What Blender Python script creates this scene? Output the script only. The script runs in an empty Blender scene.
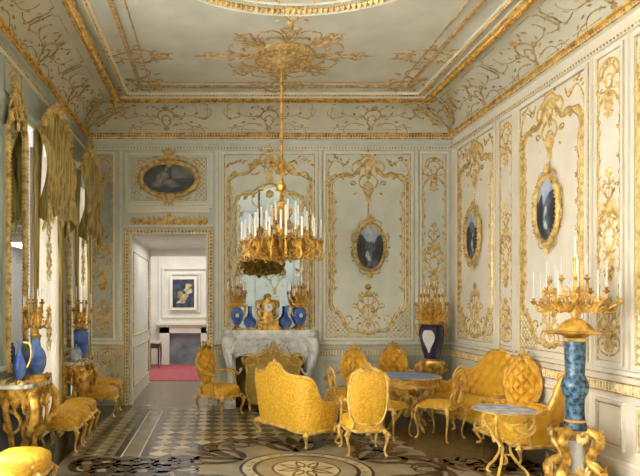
import bpy, math, random
from math import sin, cos, pi, radians as R
from mathutils import Vector, Matrix
random.seed(7)
COL = bpy.context.scene.collection

# ---------------------------------------------------------------- materials
def lin(h):
    h = h.lstrip('#'); v = [int(h[i:i+2], 16)/255 for i in (0, 2, 4)]
    return tuple((c/12.92 if c < .04045 else ((c+.055)/1.055)**2.4) for c in v) + (1,)
def mat(name, c1, c2=None, scale=8, rough=.6, metal=0.0, bump=0.0, bscale=60, kind='noise', contrast=(.35, .65), transl=0, spec=.5, stretch=None):
    m = bpy.data.materials.new(name); m.use_nodes = True
    nt = m.node_tree; b = nt.nodes['Principled BSDF']
    b.inputs['Roughness'].default_value = rough; b.inputs['Metallic'].default_value = metal
    b.inputs['Specular IOR Level'].default_value = spec
    tc = nt.nodes.new('ShaderNodeTexCoord'); src = tc.outputs['Object']
    if stretch:
        mp = nt.nodes.new('ShaderNodeMapping'); mp.inputs['Scale'].default_value = stretch
        nt.links.new(src, mp.inputs['Vector']); src = mp.outputs['Vector']
    if c2:
        if kind == 'noise':
            t = nt.nodes.new('ShaderNodeTexNoise'); t.inputs['Scale'].default_value = scale; t.inputs['Detail'].default_value = 5
            out = t.outputs['Fac']
        elif kind == 'voronoi':
            t = nt.nodes.new('ShaderNodeTexVoronoi'); t.inputs['Scale'].default_value = scale; out = t.outputs['Distance']
        elif kind == 'wave':
            t = nt.nodes.new('ShaderNodeTexWave'); t.inputs['Scale'].default_value = scale; t.inputs['Distortion'].default_value = 6
            t.inputs['Detail'].default_value = 3; out = t.outputs['Fac']
        nt.links.new(src, t.inputs['Vector'])
        cr = nt.nodes.new('ShaderNodeValToRGB')
        cr.color_ramp.elements[0].position = contrast[0]; cr.color_ramp.elements[1].position = contrast[1]
        cr.color_ramp.elements[0].color = lin(c1); cr.color_ramp.elements[1].color = lin(c2)
        nt.links.new(out, cr.inputs['Fac']); nt.links.new(cr.outputs['Color'], b.inputs['Base Color'])
    else:
        b.inputs['Base Color'].default_value = lin(c1)
    if bump:
        n = nt.nodes.new('ShaderNodeTexNoise'); n.inputs['Scale'].default_value = bscale
        bp = nt.nodes.new('ShaderNodeBump'); bp.inputs['Strength'].default_value = bump; bp.inputs['Distance'].default_value = .01
        nt.links.new(src, n.inputs['Vector']); nt.links.new(n.outputs['Fac'], bp.inputs['Height']); nt.links.new(bp.outputs['Normal'], b.inputs['Normal'])
    if transl:
        tr = nt.nodes.new('ShaderNodeBsdfTranslucent'); tr.inputs['Color'].default_value = lin(c1)
        mx = nt.nodes.new('ShaderNodeMixShader'); mx.inputs[0].default_value = transl
        o = nt.nodes['Material Output']
        nt.links.new(b.outputs[0], mx.inputs[1]); nt.links.new(tr.outputs[0], mx.inputs[2]); nt.links.new(mx.outputs[0], o.inputs['Surface'])
    return m
def vcol_mat(name, rough=.5):
    m = bpy.data.materials.new(name); m.use_nodes = True; nt = m.node_tree; b = nt.nodes['Principled BSDF']
    a = nt.nodes.new('ShaderNodeAttribute'); a.attribute_name = 'Col'
    nt.links.new(a.outputs['Color'], b.inputs['Base Color']); b.inputs['Roughness'].default_value = rough
    return m
M = {}
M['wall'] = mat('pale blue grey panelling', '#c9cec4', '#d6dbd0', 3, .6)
M['wall_lit'] = mat('cream panelling toned as lit', '#ece3cd', '#f4ecd8', 3, .6)  # window light on the right wall put into the panelling colour
M['wall_shade'] = mat('panelling toned as shaded', '#a3ada8', '#b4bcb4', 3, .6)  # shade of the left side put into the panelling colour
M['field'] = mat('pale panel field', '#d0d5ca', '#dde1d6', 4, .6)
M['field_lit'] = mat('panel field toned as lit', '#ede4cf', '#f5eedb', 4, .6)  # panel field copy, warmed and lightened as if lit
M['mould'] = mat('ivory moulding', '#e4e2d2', '#efeddc', 6, .5)
M['ceil'] = mat('grey green ceiling plaster', '#c3c3b4', '#d2d1c1', 2.5, .7)
M['cove'] = mat('cove plaster', '#c9c7b4', '#d7d4c0', 2.5, .7)
M['gold'] = mat('gilding', '#a07a38', '#e6c67c', 16, .42, .2, .1, 40, contrast=(.32, .6))
M['goldpale'] = mat('thin worn gilding', '#a58c54', '#dcc88c', 25, .5, .1, contrast=(.3, .6))
M['goldbronze'] = mat('ceiling bronze gilding', '#8a6d40', '#cfae72', 20, .5, .1, contrast=(.3, .62))
M['goldrich'] = mat('rich ormolu', '#9a6a22', '#e9bb55', 14, .35, .3, .1, 50, contrast=(.34, .6))
M['chairgold'] = mat('gilded chair wood', '#a5762c', '#e6be62', 12, .38, .25, .1, 50, contrast=(.32, .6))
M['silk'] = mat('yellow silk damask', '#c5921c', '#e0ae36', 40, .5, 0, .3, 60, contrast=(.4, .6))
M['tuft'] = mat('yellow buttoned silk', '#cc941a', '#e2aa30', 9, .42, 0, .1, 50)
M['olive'] = mat('olive gold silk with fold shade', '#77642a', '#c6ae62', 3, .5, 0, .1, 20, contrast=(.36, .64), stretch=(16, 16, .45))  # dark vertical streaks stand in for shade between the folds
M['sheer'] = mat('white lace curtain', '#efe8d8', '#fbf6ea', 10, .8, transl=.45)
M['screen'] = mat('old gold screen silk', '#8f7022', '#a88a34', 25, .55)
M['screendark'] = mat('dull olive hearth cloth', '#5e4c1c', '#7d6828', 12, .7)
M['marble'] = mat('white carved marble', '#d2d4d2', '#f6f5f0', 11, .35, 0, .1, 30)
M['marblegrey'] = mat('grey veined marble', '#b8b9b2', '#d8d8d0', 9, .25, kind='wave')
M['cobalt'] = mat('cobalt blue porcelain', '#34529a', '#6c8cc8', 6, .15)
M['paleblue'] = mat('pale blue porcelain', '#8fa7bd', '#c3ced6', 14, .2)
M['lapis'] = mat('mottled lapis blue stone', '#20394a', '#5d8096', 26, .25, contrast=(.38, .68))
M['bluetop'] = mat('blue table top', '#5a76b0', '#86a0d2', 6, .4)
M['bluemarble'] = mat('blue and white marbled top', '#5f7aa8', '#c8d4e2', 9, .3, contrast=(.4, .62))
M['navy'] = mat('dark aubergine porcelain', '#2b2636', '#453e52', 5, .15)
M['porcelain'] = mat('white porcelain', '#d5d6d2', '#eceae2', 8, .25)
M['candle'] = mat('ivory candle wax', '#fbf8ec', '#ffffff', 10, .5)
M['floorbase'] = mat('brown parquet', '#55472f', '#6a5a40', 3, .22, stretch=(1, 6, 1))
M['floorlight'] = mat('light parquet', '#9f9170', '#b5a685', 4, .2)
M['floordark'] = mat('dark walnut inlay', '#2a211b', '#382c24', 5, .2)
M['floormid'] = mat('grey beige parquet', '#7b7159', '#8c8169', 4, .2)
M['floorpass'] = mat('worn passage boards', '#7d6c55', '#8c7b63', 4, .3)
M['floorwhite'] = mat('white inlay line', '#c9c3ae', None, 4, .2)
M['black'] = mat('soot black', '#1b1a1a', '#2a2826', 5, .8)
M['greyplate'] = mat('blue grey hearth', '#626c76', '#8b949a', 3, .4)
M['carpet'] = mat('crimson carpet', '#9a4652', '#b35a62', 12, .95)
M['white'] = mat('white paintwork', '#dcdcd4', '#e8e7df', 3, .55)
M['dado'] = mat('cool dado panel', '#b9c2be', '#c9cec6', 3, .55)
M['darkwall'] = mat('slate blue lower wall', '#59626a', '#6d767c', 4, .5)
M['wood'] = mat('dark wood', '#4d3423', '#64452e', 8, .45)
mm = mat('silvered mirror glass', '#c9d2d6', None, rough=.03, metal=1.0); M['mirror'] = mm
M['paint'] = vcol_mat('oil painted canvas')
gl = bpy.data.materials.new('window glass'); gl.use_nodes = True
gb = gl.node_tree.nodes['Principled BSDF']; gb.inputs['Transmission Weight'].default_value = 1; gb.inputs['Roughness'].default_value = 0; gb.inputs['IOR'].default_value = 1.02
M['glass'] = gl

# ---------------------------------------------------------------- mesh builder
class MB:
    def __init__(s): s.v = []; s.f = []; s.m = []; s.cm = 0
    def add(s, vs, fs):
        o = len(s.v); s.v.extend([tuple(p) for p in vs])
        for f in fs: s.f.append(tuple(i+o for i in f)); s.m.append(s.cm)
    def box(s, x0, y0, z0, x1, y1, z1):
        v = [(x, y, z) for z in (z0, z1) for y in (y0, y1) for x in (x0, x1)]
        s.add(v, [(0, 2, 3, 1), (4, 5, 7, 6), (0, 1, 5, 4), (2, 6, 7, 3), (0, 4, 6, 2), (1, 3, 7, 5)])
    def loft(s, rings, caps=True, closed=True):
        n = len(rings[0]); vs = [p for r in rings for p in r]; fs = []
        for i in range(len(rings)-1):
            for j in range(n if closed else n-1):
                a = i*n+j; b = i*n+(j+1) % n
                fs.append((a, b, b+n, a+n))
        if caps and closed:
            fs.append(tuple(range(n-1, -1, -1))); fs.append(tuple(range((len(rings)-1)*n, len(rings)*n)))
        s.add(vs, fs)
    def lathe(s, prof, seg=20, c=(0, 0, 0), sx=1, sy=1, flute=0, nfl=8):
        rings = []
        for r, z in prof:
            rings.append([(c[0]+sx*r*(1+flute*cos(nfl*2*pi*j/seg))*cos(2*pi*j/seg), c[1]+sy*r*(1+flute*cos(nfl*2*pi*j/seg))*sin(2*pi*j/seg), c[2]+z) for j in range(seg)])
        s.loft(rings)
    def tube(s, pts, r0, r1=None, n=6, closed=False, rads=None, flat=1.0):
        P = [Vector(p) for p in pts]; N = len(P)
        if N < 2: return
        if r1 is None: r1 = r0
        rings = []; up = None
        for i in range(N):
            if closed: t = P[(i+1) % N]-P[i-1]
            else: t = P[min(i+1, N-1)]-P[max(i-1, 0)]
            if t.length < 1e-9: t = Vector((0, 0, 1))
            t.normalize()
            if up is None:
                up = Vector((0, 0, 1)) if abs(t.z) < .9 else Vector((0, 1, 0))
            a = up-t*up.dot(t)
            if a.length < 1e-4: a = t.orthogonal()
            a.normalize(); up = a; b = t.cross(a)
            r = rads[i] if rads else r0+(r1-r0)*i/(N-1)
            rings.append([P[i]+a*(r*cos(2*pi*j/n))+b*(r*flat*sin(2*pi*j/n)) for j in range(n)])
        if closed:
            rings.append(rings[0]); s.loft(rings, caps=False)
        else: s.loft(rings)
    def dot(s, p, r, ry=None, rz=None):
        x, y, z = p; ry = ry or r; rz = rz or r
        s.add([(x+r, y, z), (x-r, y, z), (x, y+ry, z), (x, y-ry, z), (x, y, z+rz), (x, y, z-rz)],
              [(0, 2, 4), (2, 1, 4), (1, 3, 4), (3, 0, 4), (2, 0, 5), (1, 2, 5), (3, 1, 5), (0, 3, 5)])
    def ball(s, p, r, seg=12, rz=None):
        rz = rz or r
        s.lathe([(max(1e-4, r*sin(pi*i/8)), -rz*cos(pi*i/8)) for i in range(9)], seg, p)
    def poly(s, pts): s.add(pts, [tuple(range(len(pts)))])
    def build(s, name, m, parent=None, smooth=True, loc=None, rz=0):
        me = bpy.data.meshes.new(name); me.from_pydata(s.v, [], s.f)
        ms = m if isinstance(m, (list, tuple)) else [m]
        for k in ms: me.materials.append(M[k] if isinstance(k, str) else k)
        if len(ms) > 1: me.polygons.foreach_set('material_index', s.m)
        if smooth: me.polygons.foreach_set('use_smooth', [True]*len(me.polygons))
        me.update(); me.validate()
        if smooth:
            try: me.set_sharp_from_angle(angle=R(45))
            except Exception: pass
        o = bpy.data.objects.new(name, me); COL.objects.link(o)
        if parent: o.parent = parent
        if loc: o.location = loc
        if rz: o.rotation_euler = (0, 0, rz)
        return o
def tag(o, label=None, cat=None, group=None, kind=None):
    if label: o['label'] = label
    if cat: o['category'] = cat
    if group: o['group'] = group
    if kind: o['kind'] = kind
    return o
def thing(name, label, cat, loc=(0, 0, 0), rz=0, group=None, scale=None):
    o = bpy.data.objects.new(name, None); COL.objects.link(o); o.empty_display_size = .1
    o.location = loc; o.rotation_euler = (0, 0, rz)
    if scale: o.scale = (scale,)*3 if not isinstance(scale, (tuple, list)) else scale
    return tag(o, label, cat, group)
def struct(name, mb, m, parent=None, smooth=False):
    o = mb.build(name, m, parent, smooth)
    if not parent: o['kind'] = 'structure'
    return o
def sempty(name, loc=(0, 0, 0), rz=0):
    o = bpy.data.objects.new(name, None); COL.objects.link(o); o.location = loc; o.rotation_euler = (0, 0, rz); o['kind'] = 'structure'; return o
def kids(o): return [c for c in bpy.data.objects if c.parent == o]
def dup(o, parent=None):
    c = o.copy(); COL.objects.link(c)
    if parent: c.parent = parent
    for k in kids(o): dup(k, c)
    return c
def place(src, loc, rz, label, scale=None, group=None):
    c = dup(src); c.location = loc; c.rotation_euler = (0, 0, rz); c['label'] = label
    if scale: c.scale = (scale,)*3 if not isinstance(scale, (tuple, list)) else scale
    if group: c['group'] = group
    return c
def link_copy(o, parent, rz=0, loc=None):
    c = o.copy(); COL.objects.link(c); c.parent = parent
    if loc: c.location = loc
    c.rotation_euler = (0, 0, rz)
    return c

# ---------------------------------------------------------------- ornament
def curlp(p, a, L, k0, k1, n=14):
    pts = [p]; x, y = p; ds = L/n
    for i in range(n):
        k = k0+(k1-k0)*((i+.5)/n)**1.5
        a += k*ds; x += cos(a)*ds; y += sin(a)*ds; pts.append((x, y))
    return pts
def plane(u, v, n): return (u, -n, v)
class Orn:
    def __init__(s, mb, mp=plane, A=(1, 0, 0, 1, 0, 0), k=1): s.mb = mb; s.mp = mp; s.A = A; s.k = k
    def at(s, u, v, rot=0, sc=1, flip=False):
        a, b, c, d, e, f = s.A; co, si = cos(rot)*sc, sin(rot)*sc; fx = -1 if flip else 1
        # local: x' = co*fx*x - si*y + u ; y' = si*fx*x + co*y + v
        p, q, r_, t = co*fx, -si, si*fx, co
        return Orn(s.mb, s.mp, (a*p+b*r_, a*q+b*t, c*p+d*r_, c*q+d*t, a*u+b*v+e, c*u+d*v+f), s.k*sc)
    def pt(s, p, n=0):
        a, b, c, d, e, f = s.A; return s.mp(a*p[0]+b*p[1]+e, c*p[0]+d*p[1]+f, n)
    def stroke(s, pts, r0, r1=None, lift=.3, n=5, closed=False):
        k = s.k; r1 = r0 if r1 is None else r1
        s.mb.tube([s.pt(p, r0*k*lift) for p in pts], r0*k, r1*k, n, closed)
    def curl(s, u, v, a, L, k0, k1, r0=.014, r1=.006, n=14):
        pts = curlp((u, v), a, L, k0, k1, n); s.stroke(pts, r0, r1); s.dot(pts[-1][0], pts[-1][1], r0*1.2); return pts
    def dot(s, u, v, r): s.mb.dot(s.pt((u, v), r*s.k*.3), r*s.k)
    def leaf(s, u, v, a, L, w, h=.02):
        dx, dy = cos(a), sin(a); nx, ny = -dy, dx
        P = [s.pt((u, v), .004), s.pt((u+dx*L*.45+nx*w, v+dy*L*.45+ny*w), .004), s.pt((u+dx*L, v+dy*L), .004),
             s.pt((u+dx*L*.45-nx*w, v+dy*L*.45-ny*w), .004), s.pt((u+dx*L*.4, v+dy*L*.4), h)]
        s.mb.add(P, [(0, 1, 4), (1, 2, 4), (2, 3, 4), (3, 0, 4)])
    def palmette(s, n=5, L=.12, w=.02, spread=1.9, base=pi/2):
        for i in range(n):
            t = (i/(n-1)-.5); s.leaf(0, 0, base+t*spread, L*(1-.9*t*t*1.4), w)
        s.dot(0, 0, w*1.1)
    def both(s, fn):
        fn(s); fn(s.at(0, 0, flip=True))
    def cartouche(s, w=.36, h=.4):
        def half(o):
            o.curl(0, h*.5, 0.1, h*1.0, -2.2/h, -4.5/h, .016, .01)
            o.curl(0, -h*.5, 0.7, h*.8, 1.0/h, 5/h, .014, .008)
            o.curl(w*.45, h*.05, 1.2, h*.45, -2/h, -18/h, .012, .005)
            o.leaf(w*.5, 0, .5, .08, .018); o.leaf(w*.42, -h*.3, -.6, .08, .018); o.leaf(w*.3, h*.45, .9, .09, .02)
        s.both(half)
        s.at(0, h*.5).palmette(5, .11, .02); s.at(0, -h*.5, pi).palmette(5, .1, .018)
    def vine(s, L, n=8, amp=.03, r=.007, lf=.05):
        s.stroke([(L*i/(n*3), amp*sin(pi*i/3)) for i in range(n*3+1)], r)
        for i in range(n):
            x = L*(i+.5)/n; sg = 1 if i % 2 == 0 else -1
            s.leaf(x, amp*sg, sg*.9, lf, lf*.28); s.leaf(x, amp*sg, pi-sg*.9, lf*.8, lf*.25)
            s.curl(x-L/n*.4, 0, -sg*.8, lf*1.6, sg*10, sg*60, r, r*.6, 8)
    def garland(s, w, drop, n=7):
        pts = [(w*(i/(n-1)-.5), -drop*(1-(2*i/(n-1)-1)**2)) for i in range(n)]
        s.stroke(pts, .007)
        for p in pts: s.leaf(p[0], p[1], random.uniform(0, 6.28), .05, .016); s.leaf(p[0], p[1], random.uniform(0, 6.28), .05, .016)
    def arabesque(s, h=.6, w=.3):
        s.stroke([(0, 0), (0, h*.9)], .006)
        for i in range(5): s.dot(0, h*(.1+.18*i), .012)
        def half(o):
            o.curl(0, h*.15, .2, w*1.6, 3/w*.6, 16*.3/w, .011, .006)
            o.curl(0, h*.15, -.4, w*.9, -1/w, -5/w, .010, .005)
            o.curl(0, h*.45, .5, w*1.1, 1/w, 6/w, .010, .005)
            o.curl(0, h*.45, -.3, w*.9, -1/w, -6/w, .009, .005)
            o.curl(0, h*.72, .8, w*.7, -1/w, -7/w, .009, .005)
            for (x, y, a) in ((w*.3, h*.2, .6), (w*.45, h*.3, 1.6), (w*.3, h*.55, .9), (w*.35, h*.1, -.7), (w*.2, h*.75, .9), (w*.2, h*.4, -.4)):
                o.leaf(x, y, a, .075, .018)
        s.both(half)
        s.at(0, h*.9).palmette(5, .1, .018); s.at(0, 0, pi).palmette(3, .07, .016)
    def trellis(s, inside, u0, v0, u1, v1, step=.06, r=.005):
        for sg in (1, -1):
            c = -4.0
            while c < 4:
                seg = []; u = u0
                while u <= u1+1e-6:
                    v = (sg*u+c)
                    if v0 <= v <= v1 and inside(u, v): seg.append((u, v))
                    else:
                        if len(seg) > 1: s.stroke([seg[0], seg[-1]], r, n=4)
                        seg = []
                    u += .01
                if len(seg) > 1: s.stroke([seg[0], seg[-1]], r, n=4)
                c += step
    def beads(s, pts, gap=.04, r=.014):
        acc = 0
        for i in range(len(pts)-1):
            ax, ay = pts[i]; bx_, by = pts[i+1]; L = math.hypot(bx_-ax, by-ay); t = acc
            while t < L:
                s.dot(ax+(bx_-ax)*t/L, ay+(by-ay)*t/L, r); t += gap
            acc = t-L
def rect(u0, v0, u1, v1): return [(u0, v0), (u1, v0), (u1, v1), (u0, v1), (u0, v0)]
def fillet(mb, u0, v0, u1, v1, w=.03, d=.025, mp=None):
    for (a, b, c, e) in ((u0, v0, u1, v0+w), (u0, v1-w, u1, v1), (u0, v0+w, u0+w, v1-w), (u1-w, v0+w, u1, v1-w)):
        mb.box(a, -d, b, c, 0, e)
def smoothp(pts, n=5, closed=False):
    out = []; N = len(pts)
    rng = range(N if closed else N-1)
    for i in rng:
        g = lambda j: Vector(pts[j % N]) if closed else Vector(pts[max(0, min(N-1, j))])
        p0, p1, p2, p3 = g(i-1), g(i), g(i+1), g(i+2)
        for k in range(n):
            t = k/n
            out.append(tuple(.5*((2*p1)+(p2-p0)*t+(2*p0-5*p1+4*p2-p3)*t*t+(3*p1-3*p2+p3-p0)*t**3)))
    if not closed: out.append(tuple(pts[-1]))
    return out

# ---------------------------------------------------------------- room constants
XL, XR, YB, ZC, ZW = -2.145, 3.77, 9.68, 4.755, 4.355
YF = -1.2   # front end of the room (behind the viewer)
INS = .62
XC = (XL+XR)/2
DX0, DX1, DZ = -1.42, -.16, 2.75     # doorway opening

# walls
mb = MB()
mb.box(XL-.2, YB, 0, DX0, YB+.15, 4.9); mb.box(DX1, YB, 0, XR+.2, YB+.15, 4.9); mb.box(DX0, YB, DZ, DX1, YB+.15, 4.9)
struct('wall_back', mb, 'wall')
mb = MB(); mb.box(XR, YF, 0, XR+.15, YB, 4.9); struct('wall_right', mb, 'wall_lit')
WINS = [(-.6, .9), (1.5, 3.0), (3.6, 5.3), (6.75, 7.85), (8.72, 9.6)]
WZ0, WZ1 = .12, 3.78
mb = MB(); y = YF
for a, b in WINS:
    mb.box(XL-.15, y, 0, XL, a, 4.9)
    if b < 5.5:
        mb.box(XL-.15, a, WZ1, XL, b, 4.9); mb.box(XL-.15, a, 0, XL, b, WZ0)
    else:
        mb.box(XL-.15, a, WZ1, XL, b, 4.9); mb.box(XL-.15, a, 0, XL, b, WZ0)
    y = b
mb.box(XL-.15, y, 0, XL, YB, 4.9)
struct('wall_left', mb, 'wall_shade')
for i, (a, b) in enumerate(WINS):
    fr = MB(); x0, x1 = XL-.12, XL-.06
    for (ya, yb, za, zb) in ((a, a+.06, WZ0, WZ1), (b-.06, b, WZ0, WZ1), (a, b, WZ0, WZ0+.06), (a, b, WZ1-.06, WZ1), ((a+b)/2-.03, (a+b)/2+.03, WZ0, WZ1), (a, b, 2.6, 2.66), (a, b, 1.35, 1.39)):
        fr.box(x0, ya, za, x1, yb, zb)
    w = struct('window_%d' % (i+1), fr, 'white')
    g = MB(); g.box(XL-.095, a, WZ0, XL-.09, b, WZ1); g.build('pane', 'glass', w, False)

mb = MB(); mb.box(-5, -4.2, 0, 6.5, -4.05, 5.2); wf = struct('wall_front', mb, 'field')
g = MB(); o = Orn(g, lambda u, v, n: (u, -4.05+n, v))
for cx in (-3.4, -1.6, .3, 2.2, 4.1):
    o.stroke(rect(cx-.75, 1.1, cx+.75, 4.3), .02); o.stroke(rect(cx-.75, .25, cx+.75, .85), .012); o.at(cx, 4.0, 0, 1.5).cartouche(.3, .3); o.at(cx, 1.3, 0, 1.5).arabesque(.5, .25); o.at(cx, 2.6, 0, 2).cartouche(.3, .4)
o.stroke([(-5, 1.0), (6.5, 1.0)], .03); o.beads([(-5, 4.5), (6.5, 4.5)], .09, .04)
g.build('gilt_scrollwork', 'gold', wf)
mb = MB(); mb.box(-5, -4.2, -.05, 6.5, YF, 0); struct('floor_front', mb, 'floormid')
# ceiling + coves
mb = MB(); mb.box(XL+INS, YF, ZC, XR-INS, YB-INS, ZC+.1)
CE = struct('ceiling', mb, 'ceil')
def cove_pt(side):
    def f(u, v, n):
        th = v*pi/2; off = INS*(1-cos(th)); z = ZW+(ZC-ZW)*sin(th)
        nx, nz = cos(th), -sin(th)
        off += nx*n; z += nz*n
        if side == 'back': return (u, YB-off, z)
        if side == 'right': return (XR-off, u, z)
        return (XL+off, u, z)
    return f
for i, side in enumerate(('back', 'left', 'right')):
    mb = MB(); f = cove_pt(side); N = 12
    for k in range(N):
        o0 = INS*(1-cos(k/N*pi/2)); o1 = INS*(1-cos((k+1)/N*pi/2))
        if side == 'back': e = (XL+o0, XR-o0, XR-o1, XL+o1)
        else: e = (YF, YB-o0, YB-o1, YF)
        mb.add([f(e[0], k/N, 0), f(e[1], k/N, 0), f(e[2], (k+1)/N, 0), f(e[3], (k+1)/N, 0)], [(0, 1, 2, 3)])
    cv = struct('ceiling_cove_'+side, mb, 'cove', smooth=True)
    # arabesques running along the cove
    g = MB(); o = Orn(g, f)
    a, b = (XL+.5, XR-.5) if side == 'back' else (3.6, YB-.55)
    L = b-a; nrep = max(1, round(L/1.45)); st = L/nrep
    for k in range(nrep):
        c = a+st*(k+.5)
        # v is 0..1 over ~0.8 m of arc: squash with an affine
        q = Orn(g, f, (1, 0, 0, 1.25, c, .3))
        q.at(0, .08).cartouche(.3, .32)
        def half(h):
            h.curl(.1, -.06, .5, .62, -1.5, -16, .009, .004); h.curl(.12, .1, .3, .5, -3, 14, .008, .004)
            h.curl(.45, .12, -.5, .5, 2, 18, .008, .004); h.curl(.4, -.08, .2, .4, -3, -16, .008, .004)
            h.stroke([(.2, .4), (.6, .4), (.62, .36), (.66, .36), (.66, .1)], .006)
            h.stroke([(.2, -.13), (.5, -.13), (.52, -.1), (.66, -.1)], .006)
            for (x, y, an) in ((.2, .05, .4), (.28, .12, 1.2), (.36, .02, -.3), (.46, .14, .8), (.5, -.03, -.6), (.58, .06, .2), (.16, .28, .9), (.3, .26, 2.2)):
                h.leaf(x, y, an, .09, .018)
        q.both(half)
    # corner shell
    g.build('cove_scrollwork', 'goldbronze', cv)
# corner trophies in the cove
for i, (cx, sg) in enumerate(((XL, 1), (XR, -1))):
    g = MB()
    def fc(u, v, n, cx=cx, sg=sg):
        th = v*pi/2; off = INS*(1-cos(th)); z = ZW+(ZC-ZW)*sin(th)
        ox = off+max(0, u)+.03*cos(th)+n*.3; oy = off+max(0, -u)+.03*cos(th)+n*.3
        return (cx+sg*ox, YB-oy, z-.02*sin(th)-n)
    o = Orn(g, fc); q = Orn(g, fc, (1, 0, 0, 1.5, 0, .5))
    q.cartouche(.5, .45)
    def half(h):
        h.curl(.15, -.2, .6, .5, 2, 14, .014, .006); h.curl(.2, .1, .5, .45, -3, -16, .014, .006)
        for k in range(7): h.leaf(.1+.05*k, -.18+.06*k, 1-.2*k, .12, .026)
    q.both(half)
    g.build('corner_cartouche', 'gold', [x for x in bpy.data.objects if x.name == 'ceiling_cove_'+('left' if i == 0 else 'right')][0])

# cornice trims
def run(side, z0, z1, d, m, bead=None, name='trim'):
    """box moulding along the three walls at height z0..z1, projecting d"""
    mb = MB()
    if side == 'back': mb.box(XL, YB-d, z0, XR, YB+.01, z1)
    elif side == 'right': mb.box(XR-d, YF, z0, XR+.01, YB, z1)
    else: mb.box(XL-.01, YF, z0, XL+d, YB, z1)
    return mb
tn = 0
for side in ('back', 'right', 'left'):
    for (z0, z1, d, m) in ((4.28, 4.355, .07, 'mould'), (4.12, 4.16, .035, 'mould')):
        tn += 1; tr = struct('trim_%d' % tn, run(side, z0, z1, d, m), m)
        g = MB(); zc = (z0+z1)/2
        a, b = (XL, XR) if side == 'back' else (2.8, YB)
        mp = {'back': lambda u, v, n: (u, YB-d-n, v), 'right': lambda u, v, n: (XR-d-n, u, v), 'left': lambda u, v, n: (XL+d+n, u, v)}[side]
        o = Orn(g, mp)
        if z0 > 4.2:
            o.beads([(a, zc), (b, zc)], .045, .026); o.stroke([(a, z1), (b, z1)], .016); o.stroke([(a, z0), (b, z0)], .010)
        else: o.beads([(a, zc), (b, zc)], .05, .015)
        g.build('gilt_beading', 'goldrich', tr)
# dado rails, dado panels, baseboards
GAPS = {'back': [(XL, DX0-.1), (DX1+.1, .13), (1.58, XR)], 'right': [(YF, YB)], 'left': [(5.4, 6.7), (7.9, 8.66), (9.62, YB)]}
for side in ('back', 'right', 'left'):
    for (a, b) in GAPS[side]:
        tn += 1; mb = MB(); g = MB()
        d = .045
        mp = {'back': lambda u, v, n: (u, YB-n, v), 'right': lambda u, v, n: (XR-n, u, v), 'left': lambda u, v, n: (XL+n, u, v)}[side]
        def bx2(z0, z1, dd):
            if side == 'back': mb.box(a, YB-dd, z0, b, YB+.01, z1)
            elif side == 'right': mb.box(XR-dd, a, z0, XR+.01, b, z1)
            else: mb.box(XL-.01, a, z0, XL+dd, b, z1)
        bx2(.98, 1.02, .05); bx2(.80, .90, .035)
        tr = struct('trim_%d' % tn, mb, 'mould')
        o = Orn(g, lambda u, v, n: mp(u, v, n+.035))
        a2 = max(a, 2.8) if side != 'back' else a
        o.stroke([(a2, .97), (b, .97)], .009); o.stroke([(a2, .90), (b, .90)], .008); o.stroke([(a2, .80), (b, .80)], .008)
        x = a2+.03
        while x < b-.02:
            g.box(*sorted_box(mp(x-.012, .815, .03), mp(x+.012, .885, .05))) if False else None
            o.stroke([(x, .815), (x, .885)], .011, n=4); x += .045
        g.build('gilt_fret_band', 'goldpale' if side != 'right' else 'gold', tr)
for side in ('back', 'right', 'left'):
    for j, (a, b) in enumerate(GAPS[side]):
        mb = MB()
        for (z0, z1, d) in ((0, .16, .05), (.16, .19, .03)):
            if side == 'back': mb.box(a, YB-d, z0, b, YB+.01, z1)
            elif side == 'right': mb.box(XR-d, a, z0, XR+.01, b, z1)
            else: mb.box(XL-.01, a, z0, XL+d, b, z1)
        struct('baseboard_'+side + ('' if j == 0 else '_%d' % j), mb, 'dado' if side == 'back' else ('wall_lit' if side == 'right' else 'darkwall'))

# ceiling gilt frames (flat part)
def ceil_mp(u, v, n): return (u, v, ZC-n)
tn += 1; mb = MB(); e = INS
x0, x1, y1 = XL+e, XR-e, YB-e
mb.box(x0-.06, y1-.04, ZC-.05, x1+.06, y1+.06, ZC+.01); mb.box(x0-.06, YF, ZC-.05, x0+.04, y1+.06, ZC+.01); mb.box(x1-.04, YF, ZC-.05, x1+.06, y1+.06, ZC+.01)
mb.box(x0+.14, y1-.2, ZC-.03, x1-.14, y1-.14, ZC+.01); mb.box(x0+.14, YF, ZC-.03, x0+.2, y1-.14, ZC+.01); mb.box(x1-.2, YF, ZC-.03, x1-.14, y1-.14, ZC+.01)
tr = struct('trim_%d' % tn, mb, 'mould')
g = MB(); o = Orn(g, lambda u, v, n: ceil_mp(u, v, n+.05))
U = [(x0, 3.2), (x0, y1), (x1, y1), (x1, 3.2)]
o.beads(U, .05, .030)
for k in (-.05, .055): o.stroke([(x0-k*-1, 3.2), (x0+k, y1-k), (x1-k, y1-k), (x1-k, 3.2)], .016)
k = .17; o = Orn(g, lambda u, v, n: ceil_mp(u, v, n+.03))
o.beads([(x0+k, 3.2), (x0+k, y1-k), (x1-k, y1-k), (x1-k, 3.2)], .045, .018)
g.build('gilt_egg_and_dart', 'goldrich', tr)
IX0, IX1, IY1 = -1.13, 2.75, 8.62
tn += 1; mb = MB()
for (a, b, c, d) in ((IX0, IY1-.05, IX1, IY1), (IX0, YF, IX0+.05, IY1), (IX1-.05, YF, IX1, IY1)): mb.box(a, b, ZC-.025, c, d, ZC+.01)
tr = struct('trim_%d' % tn, mb, 'goldbronze')
g = MB(); o = Orn(g, ceil_mp)
k = .17; o.stroke([(IX0+k, 3.2), (IX0+k, IY1-k), (IX1-k, IY1-k), (IX1-k, 3.2)], .012)
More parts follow.
